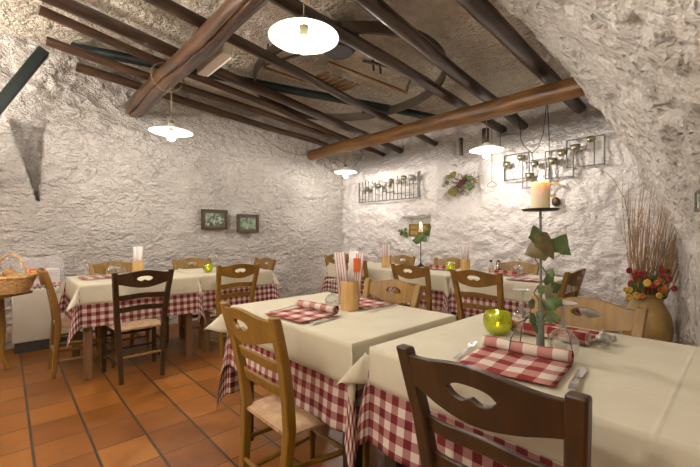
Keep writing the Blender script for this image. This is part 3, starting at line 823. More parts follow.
def setting(x, y, rz, where, seed, rolled=True):
    o = napkin_mesh(seed, rolled); o.location = (x, y, ZT+0.002); o.rotation_euler = (0, 0, rz)
    tag(o, 'red and cream checked folded napkin '+where, 'napkin', 'checked napkins at the place settings')
    c, s = math.cos(rz), math.sin(rz)
    def at(u, v): return (x+c*u-s*v, y+s*u+c*v)
    fork_obj('steel fork left of the napkin '+where, *at(0.03, 0.165), rz+0.12, 'forks at the place settings')
    knife_obj('steel knife right of the napkin '+where, *at(0.01, -0.165), rz+0.05, 'knives at the place settings')
setting(1.125, 0.485, 0.10, 'behind the foreground dark chair', 1)
setting(1.615, 0.52, PI, 'behind the ivy candlestick', 2)
setting(1.06, 1.49, 0.12, 'at the near side of the centre table', 3)
setting(1.50, 1.49, PI-0.1, 'on the centre table right of the holder', 4, False)
setting(0.60, 4.0, 0.0, 'at the left end of the far left table', 5, False)
setting(3.60, 2.36, PI, 'in the middle of the far row', 6)
setting(3.60, 1.60, PI, 'at the back edge, right end of far row', 7)
setting(3.28, 1.30, 0.1, 'at the front edge, right end of far row', 8, False)

def wineglass(x, y, h, r, label):
    t = thing('wine_glass', label, 'glass', (x, y, ZT), 0, 'upside-down wine glasses')
    prof = [(r*0.80, 0.0), (r*0.95, h*0.12), (r, h*0.25), (r*0.93, h*0.36), (r*0.6, h*0.46), (r*0.22, h*0.51), (0.009, h*0.54), (0.0125, h*0.58), (0.007, h*0.63), (0.006, h*0.74), (0.009, h*0.92), (r*0.4, h*0.97), (r*0.88, h*0.992), (r*0.88, h), (0, h)]
    MB().lathe(prof, 28).build('glass_body', 'glass', t)
    return t
wineglass(1.335, 0.415, 0.175, 0.046, 'upside-down wine glass right of the ivy candlestick on the foreground table')
wineglass(1.62, 0.665, 0.16, 0.040, 'upside-down glass half hidden behind the foot of the ivy candlestick')
wineglass(1.28, 1.515, 0.155, 0.040, 'upside-down wine glass just left of the wooden holder on the centre table')
wineglass(0.75, 4.22, 0.155, 0.040, 'upside-down wine glass on the far left table, left one of a pair')
wineglass(0.80, 4.0, 0.155, 0.042, 'upside-down wine glass on the far left table, nearer the paper holder')
wineglass(3.66, 1.52, 0.155, 0.040, 'upside-down wine glass at the right end of the far row')

def holder(x, y, label, style, rz=0.0, wood_='w_bamboo', hh=0.15):
    t = thing('menu_holder', label, 'holder', (x, y, ZT), rz, 'wooden table holders with papers')
    bm = MB(); n = 20; r = 0.048
    bm.lathe([(0, 0), (r, 0), (r, hh), (r-0.005, hh), (r-0.006, 0.01), (0, 0.01)], 24)
    bm.build('holder_body', wood_, t)
    R = random.Random(int(x*100))
    if style == 'big':
        for k, (dx, dy, w, h, m, lean) in enumerate(((-0.012, 0.025, 0.058, 0.30, 'stripe_paper', 0.03), (0.008, -0.005, 0.05, 0.305, 'paper', -0.02), (-0.01, -0.026, 0.045, 0.295, 'stripe_paper', -0.03))):
            P = np.array([[(dx+0.012*math.sin(PI*u/4), dy-w/2+w*u/4+lean*v, 0.02+(h-0.02)*v) for v in (0, 0.5, 1)] for u in range(5)])
            UV = np.array([[(0.5, w*u/4+0.002) for v in (0, 0.5, 1)] for u in range(5)])
            o = grid_mesh('menu_leaflet', P, m, UV, t, 0.004)
        MB().box((-0.022, -0.036, 0.235), (0.003, 0.036, 0.07)).build('orange_panel', 'orange_label', t)
    else:
        for k in range(5):
            a = k*1.256; dx, dy = 0.022*math.cos(a), 0.022*math.sin(a)
            m = 'stripe_paper' if style == 'red' else 'paper'
            w = 0.022
            P = np.array([[(dx+0.011*math.cos(b)+dx*0.6*v, dy+0.011*math.sin(b)+dy*0.8*v, 0.02+0.25*v) for v in (0, 0.5, 1)] for b in [2*PI*q/8 for q in range(9)]])
            UV = np.array([[(0.5, 0.004+q*0.004) for v in (0, 0.5, 1)] for q in range(9)])
            grid_mesh('paper_packet', P, m, UV, t, 0.001)
    return t
holder(1.335, 1.44, 'wooden holder with tall striped menus on the centre table', 'big', 0.9)
holder(0.97, 4.14, 'wooden holder with white paper packets on the far left table', 'white', 0, hh=0.13)
holder(3.32, 2.95, 'wooden holder with striped packets at the left end of the far row', 'red', 0, hh=0.13)
holder(3.52, 2.02, 'wooden holder with striped packets on the far row, left of the cruets', 'red', 0, hh=0.13)

def votive(x, y, r, label):
    t = thing('candle_glass', label, 'candle holder', (x, y, ZT), 0, 'round green candle glasses')
    prof = [(0, 0.002), (r*0.5, 0.0), (r*0.80, r*0.22), (r*0.98, r*0.65), (r, r*0.95), (r*0.94, r*1.3), (r*0.84, r*1.58), (r*0.82, r*1.61), (r*0.79, r*1.58), (r*0.88, r*1.3), (r*0.93, r*0.95), (r*0.91, r*0.66), (r*0.74, r*0.28), (r*0.4, r*0.10), (0, r*0.10)]
    MB().lathe(prof, 32).build('glass_bowl', 'green_glass', t)
    MB().lathe([(0, 0.012), (0.019, 0.012), (0.019, 0.028), (0, 0.028)], 20).build('tea_light', 'wax', t)
    MB().ball((0, 0, 0.038), 0.006, 2, (0.7, 0.7, 1.5)).build('flame', 'flame', t)
votive(1.44, 0.685, 0.055, 'large round green glass candle bowl on the foreground right table')
votive(1.535, 3.80, 0.05, 'small green candle glass on the table below the framed pictures')
votive(3.47, 2.17, 0.05, 'small green candle glass in the middle of the far row')

def leaf_shape(bm, c, size, nrm, up):
    nrm = V(nrm).normalized(); up = V(up); up = (up-nrm*up.dot(nrm)).normalized(); rt = up.cross(nrm)
    out = [(0, 0), (0.20, -0.12), (0.44, -0.06), (0.48, 0.14), (0.60, 0.36), (0.42, 0.50), (0.26, 0.74), (0, 1.0), (-0.26, 0.74), (-0.42, 0.50), (-0.60, 0.36), (-0.48, 0.14), (-0.44, -0.06), (-0.20, -0.12)]
    mid = bm.bm.verts.new(V(c)+up*size*0.35+nrm*size*0.10)
    vs = [bm.bm.verts.new(V(c)+rt*size*x+up*size*y-nrm*size*0.16*abs(x)) for x, y in out]
    for i in range(len(vs)): bm.bm.faces.new((mid, vs[i], vs[(i+1) % len(vs)]))
def flame_mesh(t, z, s=1.0):
    MB().lathe([(0, z), (0.005*s, z+0.006*s), (0.006*s, z+0.012*s), (0.003*s, z+0.024*s), (0, z+0.034*s)], 12).build('flame', 'flame', t)
def candlestick(x, y, label, zt, big=True):
    t = thing('ivy_candlestick', label, 'candlestick', (x, y, ZT), 0)
    h = zt-ZT
    if big:
        MB().tube([(0, 0, 0.10), (0.004, 0.0, h*0.5), (0.0, 0.0, h)], 0.0042, 8).build('rod', 'candle_green', t)
        MB().lathe([(0, 0.0), (0.012, 0.0), (0.013, 0.004), (0.011, 0.14), (0.006, 0.145), (0, 0.145)], 16).build('foot_sleeve', 'candle_green', t)
        for a in (2.55, -0.62, 0.95):
            c, s = math.cos(a), math.sin(a)
            MB().tube([(0.008*c, 0.008*s, 0.105), (0.04*c, 0.04*s, 0.125), (0.075*c, 0.075*s, 0.11), (0.105*c, 0.105*s, 0.06), (0.115*c, 0.115*s, 0.004)], 0.0022, 6).build('leg', 'grey_iron', t)
        MB().lathe([(0, h), (0.052, h+0.002), (0.058, h+0.008), (0.056, h+0.009), (0.05, h+0.005), (0, h+0.005)], 28).build('drip_plate', 'black_iron', t)
        hc = 0.094
        MB().lathe([(0, h+0.006), (0.0285, h+0.006), (0.029, h+hc*0.5), (0.028, h+hc), (0.024, h+hc+0.002), (0.02, h+hc-0.006), (0, h+hc-0.01)], 28).build('candle', 'wax', t); cd = COL.objects[-1]
        MB().tube([(0, 0, h+hc-0.01), (0, 0, h+hc+0.008)], 0.0014, 6).build('wick', 'cork', cd)
        flame_mesh(cd, h+hc+0.003)
        # ivy
        R = random.Random(5); rt = V((0.7325, -0.681, 0)); back = V((-0.68, -0.73, 0))
        st = [V((0, 0, 0.12))+rt*0.02*math.sin(k*1.1)+back*0.012*math.cos(k*1.1)+V((0, 0, k*0.021)) for k in range(14)]
        MB().tube(st, 0.002, 6).build('ivy_stem', 'stem', t)
        spec = [(-0.004, 0.375, 0.058, 0.2, 1, 'leaf'), (0.0, 0.395, 0.085, -3.0, 1, 'leaf_brown'), (0.01, 0.36, 0.070, 1.9, 1, 'leaf_brown'), (0.06, 0.375, 0.062, -2.6, 1, 'leaf'), (0.055, 0.345, 0.06, -0.5, 1, 'leaf'),
                (0.035, 0.235, 0.045, 0.3, 1, 'leaf'), (0.045, 0.19, 0.055, 2.8, 1, 'leaf'), (0.022, 0.175, 0.055, -2.4, 1, 'leaf'), (0.05, 0.215, 0.045, -1.2, 1, 'leaf'), (-0.015, 0.165, 0.040, 1.3, 1, 'leaf'),
                (0.0, 0.14, 0.045, 3.1, 1, 'leaf'), (-0.02, 0.125, 0.045, 1.9, 1, 'leaf'), (0.015, 0.13, 0.05, -1.8, 1, 'leaf'), (-0.01, 0.10, 0.045, 2.6, 1, 'leaf'), (0.03, 0.15, 0.04, -0.6, 1, 'leaf'), (0.01, 0.21, 0.035, 0.9, 1, 'leaf'), (0.03, 0.26, 0.035, -0.5, 1, 'leaf')]
        for (u, z, s, ang, d, m) in spec:
            bm = MB(); up = rt*-math.sin(ang)+V((0, 0, math.cos(ang)))
            nr = back+rt*R.uniform(-.6, .6)+V((0, 0, R.uniform(-.1, .6)))
            leaf_shape(bm, rt*u+back*R.uniform(-0.015, 0.02)+V((0, 0, z)), s*(1.02 if z > 0.3 else 0.8), nr, up); bm.build('ivy_leaf', m, t)
    else:
        MB().tube([(0, 0, 0.02), (0, 0, h)], 0.006, 8).build('rod', 'black_iron', t)
        MB().lathe([(0, 0), (0.05, 0), (0.05, 0.006), (0.02, 0.02), (0.008, 0.05), (0, 0.05)], 20).build('base', 'black_iron', t)
        MB().lathe([(0, h), (0.045, h+0.003), (0.045, h+0.006), (0, h+0.006)], 20).build('drip_plate', 'black_iron', t)
        MB().lathe([(0, h+0.006), (0.026, h+0.006), (0.026, h+0.06), (0, h+0.058)], 20).build('candle', 'wax', t)
        flame_mesh(t, h+0.062, 2.0)
        R = random.Random(9); rt = V((0.7325, -0.681, 0)); back = V((-0.68, -0.73, 0))
        for k in range(9):
            bm = MB(); ang = R.uniform(-3.1, 3.1)
            leaf_shape(bm, rt*R.uniform(-0.05, 0.04)+back*R.uniform(0, 0.04)+V((0, 0, h-0.02-R.uniform(0, 0.10))), 0.075, back+rt*R.uniform(-.5, .5), rt*math.sin(ang)+V((0, 0, math.cos(ang))))
            bm.build('ivy_leaf', 'leaf', t)
candlestick(1.288, 0.468, 'tall iron candlestick with ivy and a lit cream candle on the foreground right table', 1.232)
candlestick(3.70, 2.72, 'thin dark candlestick with leaves on the far row, before the wall niche', 1.17, False)
o = MB().ball((0, 0, 0.018), 0.02, 2, (1.3, 1.0, 0.85)).ball((0.02, 0.018, 0.016), 0.014, 2).ball((-0.02, 0.012, 0.02), 0.013, 2, (1, 1.3, 1)).ball((0.005, -0.022, 0.022), 0.013, 2, (1.4, .8, 1)).ball((-0.005, 0.01, 0.038), 0.01, 2).build('foil_ornament', 'foil')
for v in o.data.vertices: v.co += v.co.normalized()*0.006*noise.noise(v.co*120)
o.location = (1.60, 0.355, ZT); tag(o, 'small crumpled silvery ornament at the far edge of the foreground table', 'ornament')
for dx, dy, m, lab in ((0, 0, 'oil', 'small oil cruet'), (0.06, -0.05, 'vinegar', 'small vinegar cruet')):
    t = thing('cruet', lab+' with a dark stopper at the right end of the far row', 'bottle', (3.64+dx, 1.80+dy, ZT), 0, 'cruets')
    MB().lathe([(0, 0), (0.024, 0), (0.026, 0.06), (0.012, 0.085), (0.010, 0.11), (0, 0.11)], 16).build('bottle', 'glass', t)
    MB().lathe([(0, 0.003), (0.021, 0.003), (0.022, 0.045), (0, 0.045)], 16).build('liquid', m, t)
    MB().lathe([(0, 0.108), (0.013, 0.108), (0.014, 0.128), (0, 0.130)], 12).build('stopper', 'cork', t)
def plant():
    t = thing('potted_plant', 'small dark green spiky potted plant at the left end of the far row', 'plant', (3.17, 3.62, ZT))
    MB().lathe([(0, 0), (0.035, 0), (0.045, 0.06), (0.048, 0.062), (0.04, 0.055), (0, 0.055)], 18).build('pot', 'terracotta', t)
    R = random.Random(2); bm = MB()
    for k in range(11):
        a = k*0.62+R.uniform(-.2, .2); l = R.uniform(0.09, 0.16); c, s = math.cos(a), math.sin(a)
        bm.tube([(0, 0, 0.05), (c*l*0.45, s*l*0.45, 0.05+l*0.45), (c*l, s*l, 0.05+l*0.6)], [0.008, 0.012, 0.001], 6)
    bm.build('leaves', 'leaf', t)
plant()

# ------------------------------------------------------------------ on the walls
def picture(xc, zc, w, h, label, mat, dy=0.0):
    t = thing('framed_picture', label, 'picture', (xc, 4.985+dy, zc))
    fw = 0.032
    bm = MB(); bm.box((0, 0, h/2-fw/2), (w, 0.025, fw)).box((0, 0, -h/2+fw/2), (w, 0.025, fw)).box((w/2-fw/2, 0, 0), (fw, 0.025, h-2*fw)).box((-w/2+fw/2, 0, 0), (fw, 0.025, h-2*fw))
    bm.build('frame', 'frame_dark', t, smooth=False)
    m_ = 0.022
    MB().box((0, 0.004, 0), (w-2*fw, 0.008, h-2*fw)).build('mat_board', 'mat_board', t, smooth=False)
    MB().box((0, -0.002, 0), (w-2*fw-2*m_, 0.006, h-2*fw-2*m_)).build('print', mat, t, smooth=False)
picture(2.105, 1.350, 0.365, 0.275, 'left one of the two dark framed landscape prints on the left wall, village scene', 'print_village')
picture(2.60, 1.305, 0.345, 0.27, 'right one of the two dark framed landscape prints on the left wall, green meadow', 'print_meadow')

def rod_panel():
    t = thing('metal_wall_panel', 'long metal rod panel with round candle cups on the wall above the niche', 'wall ornament', (XB-0.06, 0, 0))
    y0, y1, z0, z1 = 3.33, 4.57, 1.69, 2.06
    bm = MB()
    for a, b in (((0, y0, z0), (0, y1, z0)), ((0, y0, z0), (0, y0, z1+0.01)), ((0, y1, z0), (0, y1, z1-0.03))): bm.bar(a, b, 0.012, 0.012)
    bm.bar((0, y0-0.03, z0), (0, y0-0.03, z1+0.02), 0.03, 0.006)
    bm.build('frame', 'grey_iron', t)
    R = random.Random(4); bm = MB(); n = 16
    for k in range(1, n):
        y = y0+(y1-y0)*k/n; bm.bar((0, y, z0), (0, y, z1-R.uniform(0, 0.1)), 0.008, 0.008)
    for k in range(14):
        a = R.randrange(0, n-1); z = R.uniform(z0+0.04, z1-0.14); ya = y0+(y1-y0)*a/n
        bm.bar((0, ya, z), (0, ya+(y1-y0)/n*R.choice((1, 2)), z), 0.007, 0.007)
    bm.build('rods', 'black_iron', t)
    for k in range(9):
        y = y0+0.09+k*0.128; z = z1-0.065-0.012*k+0.04*math.sin(k*2.4)*0.6
        o = MB().ball((0, 0, 0), 0.044, 3, (1, 1, 0.92)).build('candle_cup', 'brass_cup' if k % 2 else 'foil', t)
        o.location = (-0.05, y, z)
rod_panel()
def wire_frames():
    t = thing('wire_frame_sconce', 'four overlapping rectangular wire frames with brass candle cups on the back wall', 'wall ornament', (XB-0.06, 0, 0))
    F = [(2.035, 1.745, 1.805, 2.105), (1.81, 1.51, 1.69, 2.00), (1.565, 1.285, 1.775, 2.08), (1.345, 1.0, 1.865, 2.16)]
    for k, (ya, ybb, z0, z1) in enumerate(F):
        bm = MB(); x = -0.015*(k % 2)
        for a, b in (((x, ya, z0), (x, ybb, z0)), ((x, ya, z1), (x, ybb, z1)), ((x, ya, z0-0.005), (x, ya, z1+0.005)), ((x, ybb, z0-.005), (x, ybb, z1+.005))): bm.bar(a, b, 0.013, 0.013)
        if k == 3: bm.bar((x, 1.09, z0), (x, 1.09, z1), 0.010, 0.010)
        bm.tube([(x, ya-0.12, z0), (x-0.01, ya-0.10, z0+0.07), (x, ya-0.16, z0+0.13), (x-0.02, ya-0.2, z1-0.06)], 0.0035, 6)
        bm.build('wire_frame', 'grey_iron', t)
    cups = [(1.985, 1.985), (1.82, 2.045), (1.72, 1.82), (1.665, 1.95), (1.475, 1.955), (1.385, 2.03), (1.255, 2.065), (1.11, 2.13)]
    for k, (y, z) in enumerate(cups):
        o = MB().lathe([(0, -0.036), (0.022, -0.033), (0.039, -0.016), (0.043, 0.003), (0.037, 0.020), (0.046, 0.026), (0.034, 0.024), (0.034, 0.0), (0, -0.02)], 20).build('candle_cup', 'brass_cup', t)
        o.location = (-0.045, y, z); o.scale = (1.0 if k % 2 else 1.15,)*3
        MB().tube([(0, y, z), (-0.045, y, z)], 0.004, 6).build('cup_arm', 'grey_iron', t)
wire_frames()
def niche_box():
    t = thing('wooden_crate', 'small yellowish wooden crate inside the wall niche', 'crate', (4.62, 3.40, 1.125))
    bm = MB(); bm.box((0, 0, 0.09), (0.10, 0.34, 0.18)); bm.build('box_body', 'w_olive', t, bevel=0.004)
    bm = MB()
    for z in (0.015, 0.09, 0.165): bm.box((-0.056, 0, z), (0.012, 0.34, 0.025))
    for y in (-0.16, 0, 0.16): bm.box((-0.058, y, 0.09), (0.012, 0.025, 0.18))
    bm.build('battens', 'w_honey', t, bevel=0.002)
niche_box()
def small_bush(x, y, z, s, label, seed):
    t = thing('trailing_plant', label, 'plant', (x, y, z)); R = random.Random(seed)
    for k in range(14):
        bm = MB(); a = R.uniform(-3, 3); nr = V((-1, R.uniform(-.6, .6), R.uniform(-.3, .8)))
        leaf_shape(bm, (R.uniform(-0.03, 0.03), R.uniform(-s, s)*0.6, R.uniform(0, s)), s*0.45, nr, (0, math.sin(a), math.cos(a))); bm.build('leaf', 'leaf', t)
    MB().tube([(0, 0, 0), (0, s*0.3, s*0.5), (0, -s*0.3, s)], 0.004, 6).build('stem', 'stem', t)
small_bush(4.50, 3.615, 1.12, 0.11, 'small leafy plant at the left side of the wall niche', 1)
small_bush(4.50, 3.21, 1.12, 0.09, 'small leafy plant at the right side of the wall niche', 2)
def wreath():
    t = thing('dried_flower_wreath', 'wreath of dark twigs and dull yellow dried flowers on the back wall', 'wreath', (4.60, 2.66, 1.85))
    R = random.Random(3); bm = MB()
    for k in range(46):
        a = R.uniform(0, 2*PI); r1 = R.uniform(0, 0.12); b = a+R.uniform(-1.3, 1.3); r2 = R.uniform(0.12, 0.26)
        p1 = V((0, r1*math.cos(a)*1.2, r1*math.sin(a)*0.8)); p2 = V((-R.uniform(0, 0.08), r2*math.cos(b)*1.15, r2*math.sin(b)*0.72))
        m = (p1+p2)/2+V((-R.uniform(0.0, 0.08), R.uniform(-.03, .03), R.uniform(-.03, .03)))
        bm.tube([p1, m, p2], [0.006, 0.004, 0.002], 5)
    bm.build('twigs', 'twig_dark', t)
    for (y, z, m, s) in ((0.14, 0.11, 'petal_dull', .05), (0.11, 0.13, 'petal_dull', .04), (0.17, -0.11, 'petal_dull', .045), (0.12, -0.13, 'petal_dull', .05), (0.0, 0.0, 'petal_wine', .05), (-0.04, 0.03, 'petal_wine', .04), (0.03, -0.03, 'petal_wine', .04), (-0.13, 0.05, 'leaf', .04), (-0.2, 0.0, 'leaf_brown', .035), (0.22, 0.02, 'leaf', .035)):
        bm = MB()
        for q in range(9):
            a = q*0.7; bm.ball((-0.06-0.01*(q % 3), y+s*0.5*math.cos(a), z+s*0.5*math.sin(a)), s*0.42, 1)
        bm.build('flower_head' if m.startswith('petal') else 'seed_head', m, t)
    for k in range(14):
        bm = MB(); a = R.uniform(-3, 3)
        leaf_shape(bm, (-0.05, R.uniform(-.2, .2), R.uniform(-.13, .13)), 0.07, (-1, R.uniform(-.5, .5), .3), (0, math.sin(a), math.cos(a))); bm.build('leaf', 'leaf' if k % 2 else 'leaf_brown', t)
wreath()
def hook():
    o = MB().tube([(0, 0, 0.74), (0, 0, 0.06)], 0.003, 6).tube([(0, 0, 0.06), (0, 0.05, 0.03), (0, 0.06, 0.0), (0, 0.0, -0.015), (0, -0.06, 0.0), (0, -0.05, 0.03)], 0.004, 6, closed=True).build('wire_hanger', 'grey_iron')
    o.location = (4.44, 2.185, 1.75); tag(o, 'thin wire hanger with a loop hanging down the back wall below the middle lamp', 'hanger')
    o = MB().tube([(4.42, 1.875, 2.62), (4.44, 1.84, 2.42), (4.44, 1.83, 2.26), (4.43, 1.79, 2.18), (4.43, 1.70, 2.08), (4.43, 1.63, 2.14), (4.43, 1.58, 2.28), (4.42, 1.55, 2.52), (4.42, 1.54, 2.64)], 0.005, 6).build('black_cable', 'chain')
    tag(o, 'black cable hanging in a V from the joist ends above the wire frames', 'cable')
    o = MB().tube([(4.43, 1.535, 2.62), (4.44, 1.52, 2.2), (4.43, 1.52, 1.78)], 0.005, 6).build('straight_wire', 'chain')
    tag(o, 'straight dark wire hanging past the second wire frame behind the lit candle', 'wire')
    t = thing('wall_bracket', 'small curled bracket on the back wall just right of the lit cream candle', 'wall ornament', (4.45, 1.465, 1.58))
    MB().tube([(-0.02+0.0*k, 0.07*math.cos(a)*1.0, 0.06+0.075*math.sin(a)) for k, a in enumerate([PI*(-0.6+1.5*q/12) for q in range(13)])], [0.012]*12+[0.005], 8).build('curl', 'w_pale', t)
    MB().ball((0, -0.01, -0.07), 0.045, 2, (0.6, 1, 1.2)).build('bracket_base', 'w_dark', t)
hook()
for dy, lab, zz, w in ((2.36, 'short worn plank set upright in the plaster recess beside the lamp', 2.42, 0.07), (2.72, 'small slat end set in the plaster recess above the wreath', 2.36, 0.04)):
    o = MB().box((0, 0, 0), (0.06, w, 0.24)).build('plank', 'w_hoop', bevel=0.006); o.location = (4.62, dy, zz); tag(o, lab, 'plank')

# picture on the right wall at the picture edge
def side_picture():
    x = 3.30; y = vault_pt(x, 0.5)[1]
    t = thing('framed_picture', 'dark picture frame cut off by the right edge of the photo', 'picture', (2.985, 0.178, 1.355), math.radians(24))
    bm = MB(); w, h = 0.18, 0.11; fw = 0.022
    bm.box((0, 0, h/2), (w, 0.025, fw)).box((0, 0, -h/2), (w, 0.025, fw)).box((w/2, 0, 0), (fw, 0.025, h+fw)).box((-w/2, 0, 0), (fw, 0.025, h+fw)); bm.build('frame', 'frame_dark', t, smooth=False)
    MB().box((0, 0.004, 0), (w-fw, 0.008, h-fw)).build('print', 'print_village', t, smooth=False)
side_picture()

# ------------------------------------------------------------------ jar with flowers and twigs
JX, JY = 4.02, 0.60
def jar():
    t = thing('clay_jar', 'tall ochre clay jar in the right corner holding flowers and dry branches', 'jar', (JX, JY, 0))
    MB().lathe([(0, 0), (0.10, 0), (0.115, 0.02), (0.16, 0.2), (0.178, 0.36), (0.165, 0.46), (0.125, 0.55), (0.10, 0.60), (0.105, 0.625), (0.135, 0.645), (0.138, 0.652), (0.122, 0.645), (0.09, 0.61), (0.09, 0.5), (0, 0.45)], 40).build('jar_body', 'vase_clay', t)
jar()
def branches():
    R = random.Random(12); bm = MB()
    rt = V((0.7325, -0.681, 0)); fw = V((0.681, 0.7325, 0))
    for k in range(95):
        a = R.uniform(-1, 1); l = R.uniform(0.65, 1.06)
        if k < 8: a = -1.05+0.06*k; l = R.uniform(0.95, 1.15)
        top = rt*(0.02+a*0.24+0.04)+fw*R.uniform(-0.22, 0.06)+V((0, 0, l))
        base = rt*a*0.05+fw*R.uniform(-0.05, 0.05)
        pts = []
        for q in range(7):
            f = q/6; p = base.lerp(top, f)+rt*a*0.05*math.sin(PI*f)+V((R.uniform(-1, 1), R.uniform(-1, 1), 0))*0.010*(q > 0)
            pts.append(p)
        bm.tube(pts, [0.0045*(1-0.75*q/6) for q in range(7)], 5)
        if R.random() < 0.7:
            i = R.randrange(2, 5); p = pts[i]; bm.tube([p, p+rt*R.uniform(-.04, .04)+V((0, 0, .10)), p+rt*R.uniform(-.08, .08)+V((0, 0, .22))], [.0022, .0018, .001], 4)
    p = [rt*x+fw*-0.02+V((0, 0, z)) for x, z in ((-0.05, 0.1), (-0.14, 0.6), (-0.20, 0.95), (-0.30, 1.12), (-0.40, 1.22))]
    bm.tube(p, [0.005, 0.004, 0.003, 0.002, 0.001], 5)
    o = bm.build('dry_branches', 'twig'); o.location = (JX, JY, 0.50)
    tag(o, 'bundle of tall dry brown branches standing in the clay jar', 'branches', kind='stuff')
branches()
def bouquet():
    rt = V((0.7325, -0.681, 0)); fw = V((0.681, 0.7325, 0))
    t = thing('flower_bouquet', 'bunch of red and yellow dried flowers in the mouth of the clay jar', 'flowers', (JX, JY, 0.64))
    R = random.Random(21); spots = []
    for k in range(34):
        u = R.uniform(-0.24, 0.12); z = R.uniform(0.0, 0.24)-0.5*max(0, abs(u+0.05)-0.12)
        spots.append((u, z))
    bm = MB()
    for u, z in spots: bm.tube([(0, 0, -0.06), rt*u*0.5+V((0, 0, z*0.5)), rt*u-fw*0.08+V((0, 0, z))], 0.003, 4)
    bm.build('stems', 'stem', t)
    for k, (u, z) in enumerate(spots):
        m = 'petal_red' if z > 0.13 or R.random() < 0.3 else R.choice(('petal_yellow', 'petal_yellow', 'petal_orange'))
        s = R.uniform(0.022, 0.034); c = rt*u-fw*R.uniform(0.02, 0.16)+V((0, 0, z)); bm = MB()
        bm.ball(c, s*0.55, 1)
        for q in range(8):
            a = q*PI/4; d = rt*math.cos(a)+V((0, 0, math.sin(a)))
            bm.ball(c+d*s*0.6-fw*0.006, s*0.42, 1)
        bm.build('flower_head', m, t)
    for k in range(18):
        bm = MB(); a = R.uniform(-3, 3); leaf_shape(bm, rt*R.uniform(-0.2, 0.1)-fw*R.uniform(0, .12)+V((0, 0, R.uniform(-0.02, 0.15))), 0.06, -fw+rt*R.uniform(-.6, .6), rt*math.sin(a)+V((0, 0, math.cos(a)))); bm.build('leaf', 'leaf', t)
bouquet()

# ------------------------------------------------------------------ left corner: heater, bag, stool, basket
def heater():
    t = thing('fan_heater', 'low cream-white heater cabinet against the left wall beside the left table', 'heater', (0.36, 4.87, 0))
    MB().box((0, 0, 0.355), (0.62, 0.16, 0.51)).build('casing', 'heater_body', t, bevel=0.012)
    MB().box((0, 0, 0.05), (0.58, 0.12, 0.10)).build('plinth', 'dark_grille', t)
    bm = MB()
    for k in range(14): bm.box((-0.26+k*0.04, 0, 0.612), (0.012, 0.11, 0.004))
    bm.build('top_grille', 'dark_grille', t)
heater()
def bag():
    t = thing('plastic_bag', 'clear plastic bag with an orange label leaning on top of the heater', 'bag', (0.285, 4.90, 0.614))
    P = []; n = 22
    for side in (1, -1):
        for i in range(n+1):
            row = []
            for j in range(n+1):
                u, v = i/n*2-1, j/n
                th = 0.055*(max(0, 1-u**4))*(1-v)**0.5*min(1, 0.3+v*3)
                w = 0.185*(1-0.10*v*v)
                x = u*w; z = v*0.30+0.012*math.sin(u*5)*v; y = -side*th+0.05*v+0.008*noise.noise(V((u*3, v*4, side*2)))
                row.append((x, y, z))
            P.append(row)
    A = np.array(P[:n+1]); B = np.array(P[n+1:])
    full = np.concatenate([A, B[::-1]], axis=0); full = np.concatenate([full, A[:1]], axis=0)
    grid_mesh('bag_film', full, 'plastic_film', None, t)
    MB().box((0, 0.0, 0.10), (0.27, 0.03, 0.18)).build('white_packet', 'paper', t, bevel=0.01)
    MB().box((-0.05, -0.066, 0.165), (0.13, 0.004, 0.062), Matrix.Rotation(-0.15, 3, 'X')).build('orange_label', 'orange_label', t)
    bm = MB(); bm.box((-0.05, -0.069, 0.172), (0.09, 0.002, 0.010), Matrix.Rotation(-0.15, 3, 'X')).box((-0.05, -0.070, 0.155), (0.07, 0.002, 0.008), Matrix.Rotation(-0.15, 3, 'X')).build('label_lettering', 'yellow_print', t)
    bm = MB()
    for k in range(3): bm.box((0.095, -0.060+0.001*k, 0.165-k*0.022), (0.10, 0.002, 0.004))
    bm.build('printed_lines', 'grey_print', t)
    bm = MB()
    for k in range(7): bm.box((-0.13+k*0.043, -0.066, 0.035+0.004*(k % 2)), (0.024, 0.002, 0.02))
    bm.build('printed_blocks', 'red_print', t)
bag()
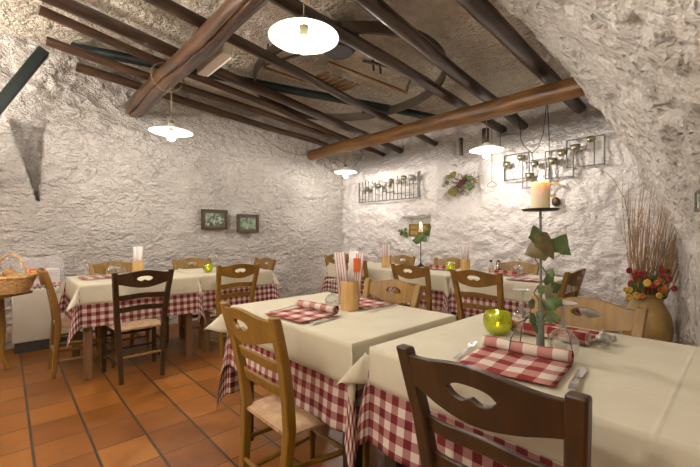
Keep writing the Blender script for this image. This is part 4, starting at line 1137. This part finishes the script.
def stool():
    # camera-left of the heater
    def W(xc, zc): return (xc*0.7325+zc*0.681, -xc*0.681+zc*0.7325)
    x, y = W(-3.02, 3.02)
    t = thing('wooden_side_table', 'small pale wooden side table at the left edge carrying the bread basket', 'table', (x, y, 0), -0.75)
    MB().box((0, 0, 0.66), (0.58, 0.36, 0.024)).build('tabletop', 'w_honey', t, bevel=0.006)
    for sx in (-1, 1):
        for sy in (-1, 1):
            MB().tube([(-0.09+sx*0.15, sy*0.13, 0.65), (-0.09+sx*0.155, sy*0.14, 0.35), (-0.09+sx*0.15, sy*0.135, 0.14), (-0.09+sx*0.17, sy*0.155, 0.05), (-0.09+sx*0.18, sy*0.16, 0.0)], [0.018, 0.022, 0.018, 0.022, 0.026], 10).build('leg', 'w_honey', t)
    MB().box((-0.09, 0, 0.61), (0.30, 0.28, 0.07)).build('apron', 'w_honey', t, bevel=0.004)
    bx, by = W(-2.775, 3.04)
    t = thing('wicker_basket', 'round wicker basket with a tall hoop handle at the left edge', 'basket', (bx, by, 0.672), -0.75)
    bm = MB()
    for k in range(9):
        r = 0.095+0.045*(k/8)**0.8; n = 36
        bm.tube([(r*math.cos(2*PI*q/n)*1.12, r*math.sin(2*PI*q/n), 0.010+k*0.014+0.003*(1 if (q+k) % 2 else -1)) for q in range(n)], 0.0085, 6, closed=True)
    bm.tube([(0.145*math.cos(2*PI*q/40)*1.12, 0.145*math.sin(2*PI*q/40), 0.135) for q in range(40)], 0.013, 6, closed=True)
    bm.lathe([(0, 0.006), (0.10, 0.006), (0.10, 0.012), (0, 0.012)], 28)
    bm.build('basket_body', 'wicker', t)
    MB().tube([(0.135*math.cos(a), 0, 0.10+0.215*math.sin(a)) for a in [PI*k/20 for k in range(21)]], 0.009, 8).build('handle', 'wicker', t)
    for k, (dx, dy, a, lab) in enumerate(((-0.03, 0.03, 0.5, 'bread roll standing up at the back of the wicker basket'), (0.04, -0.02, -0.4, 'bread roll lying at the front of the wicker basket'))):
        c, s = math.cos(-0.75), math.sin(-0.75)
        o = MB().ball((0, 0, 0), 0.05, 3, (1.2, 0.85, 0.75)).build('bread_roll', 'bread')
        for v in o.data.vertices: v.co += v.co.normalized()*0.005*noise.noise(v.co*30)
        o.location = (bx+c*dx-s*dy, by+s*dx+c*dy, 0.672+0.15-0.03*k); o.rotation_euler = (0.3, 0.6*(1-k), a); tag(o, lab, 'bread')
stool()

# ------------------------------------------------------------------ camera, world, view
cam = bpy.data.cameras.new('camera'); co = bpy.data.objects.new('camera', cam); COL.objects.link(co)
co.location = (0, 0, 1.16); co.rotation_euler = (PI/2, 0, -math.radians(42.9))
cam.sensor_width = 36; cam.lens = 371.5/700*36; cam.clip_start = 0.02
sc = bpy.context.scene; sc.camera = co
w = bpy.data.worlds.new('world'); sc.world = w; w.use_nodes = True
w.node_tree.nodes['Background'].inputs[0].default_value = (0.9, 0.85, 0.8, 1); w.node_tree.nodes['Background'].inputs[1].default_value = 0.05
sc.view_settings.view_transform = 'Standard'; sc.view_settings.look = 'None'; sc.view_settings.gamma = 1; sc.view_settings.exposure = 0.45
sc.view_settings.use_curve_mapping = False
sc.cycles.use_denoising = True
sc.cycles.max_bounces = 10; sc.cycles.diffuse_bounces = 6; sc.cycles.transparent_max_bounces = 16
sc.cycles.sample_clamp_indirect = 4.0
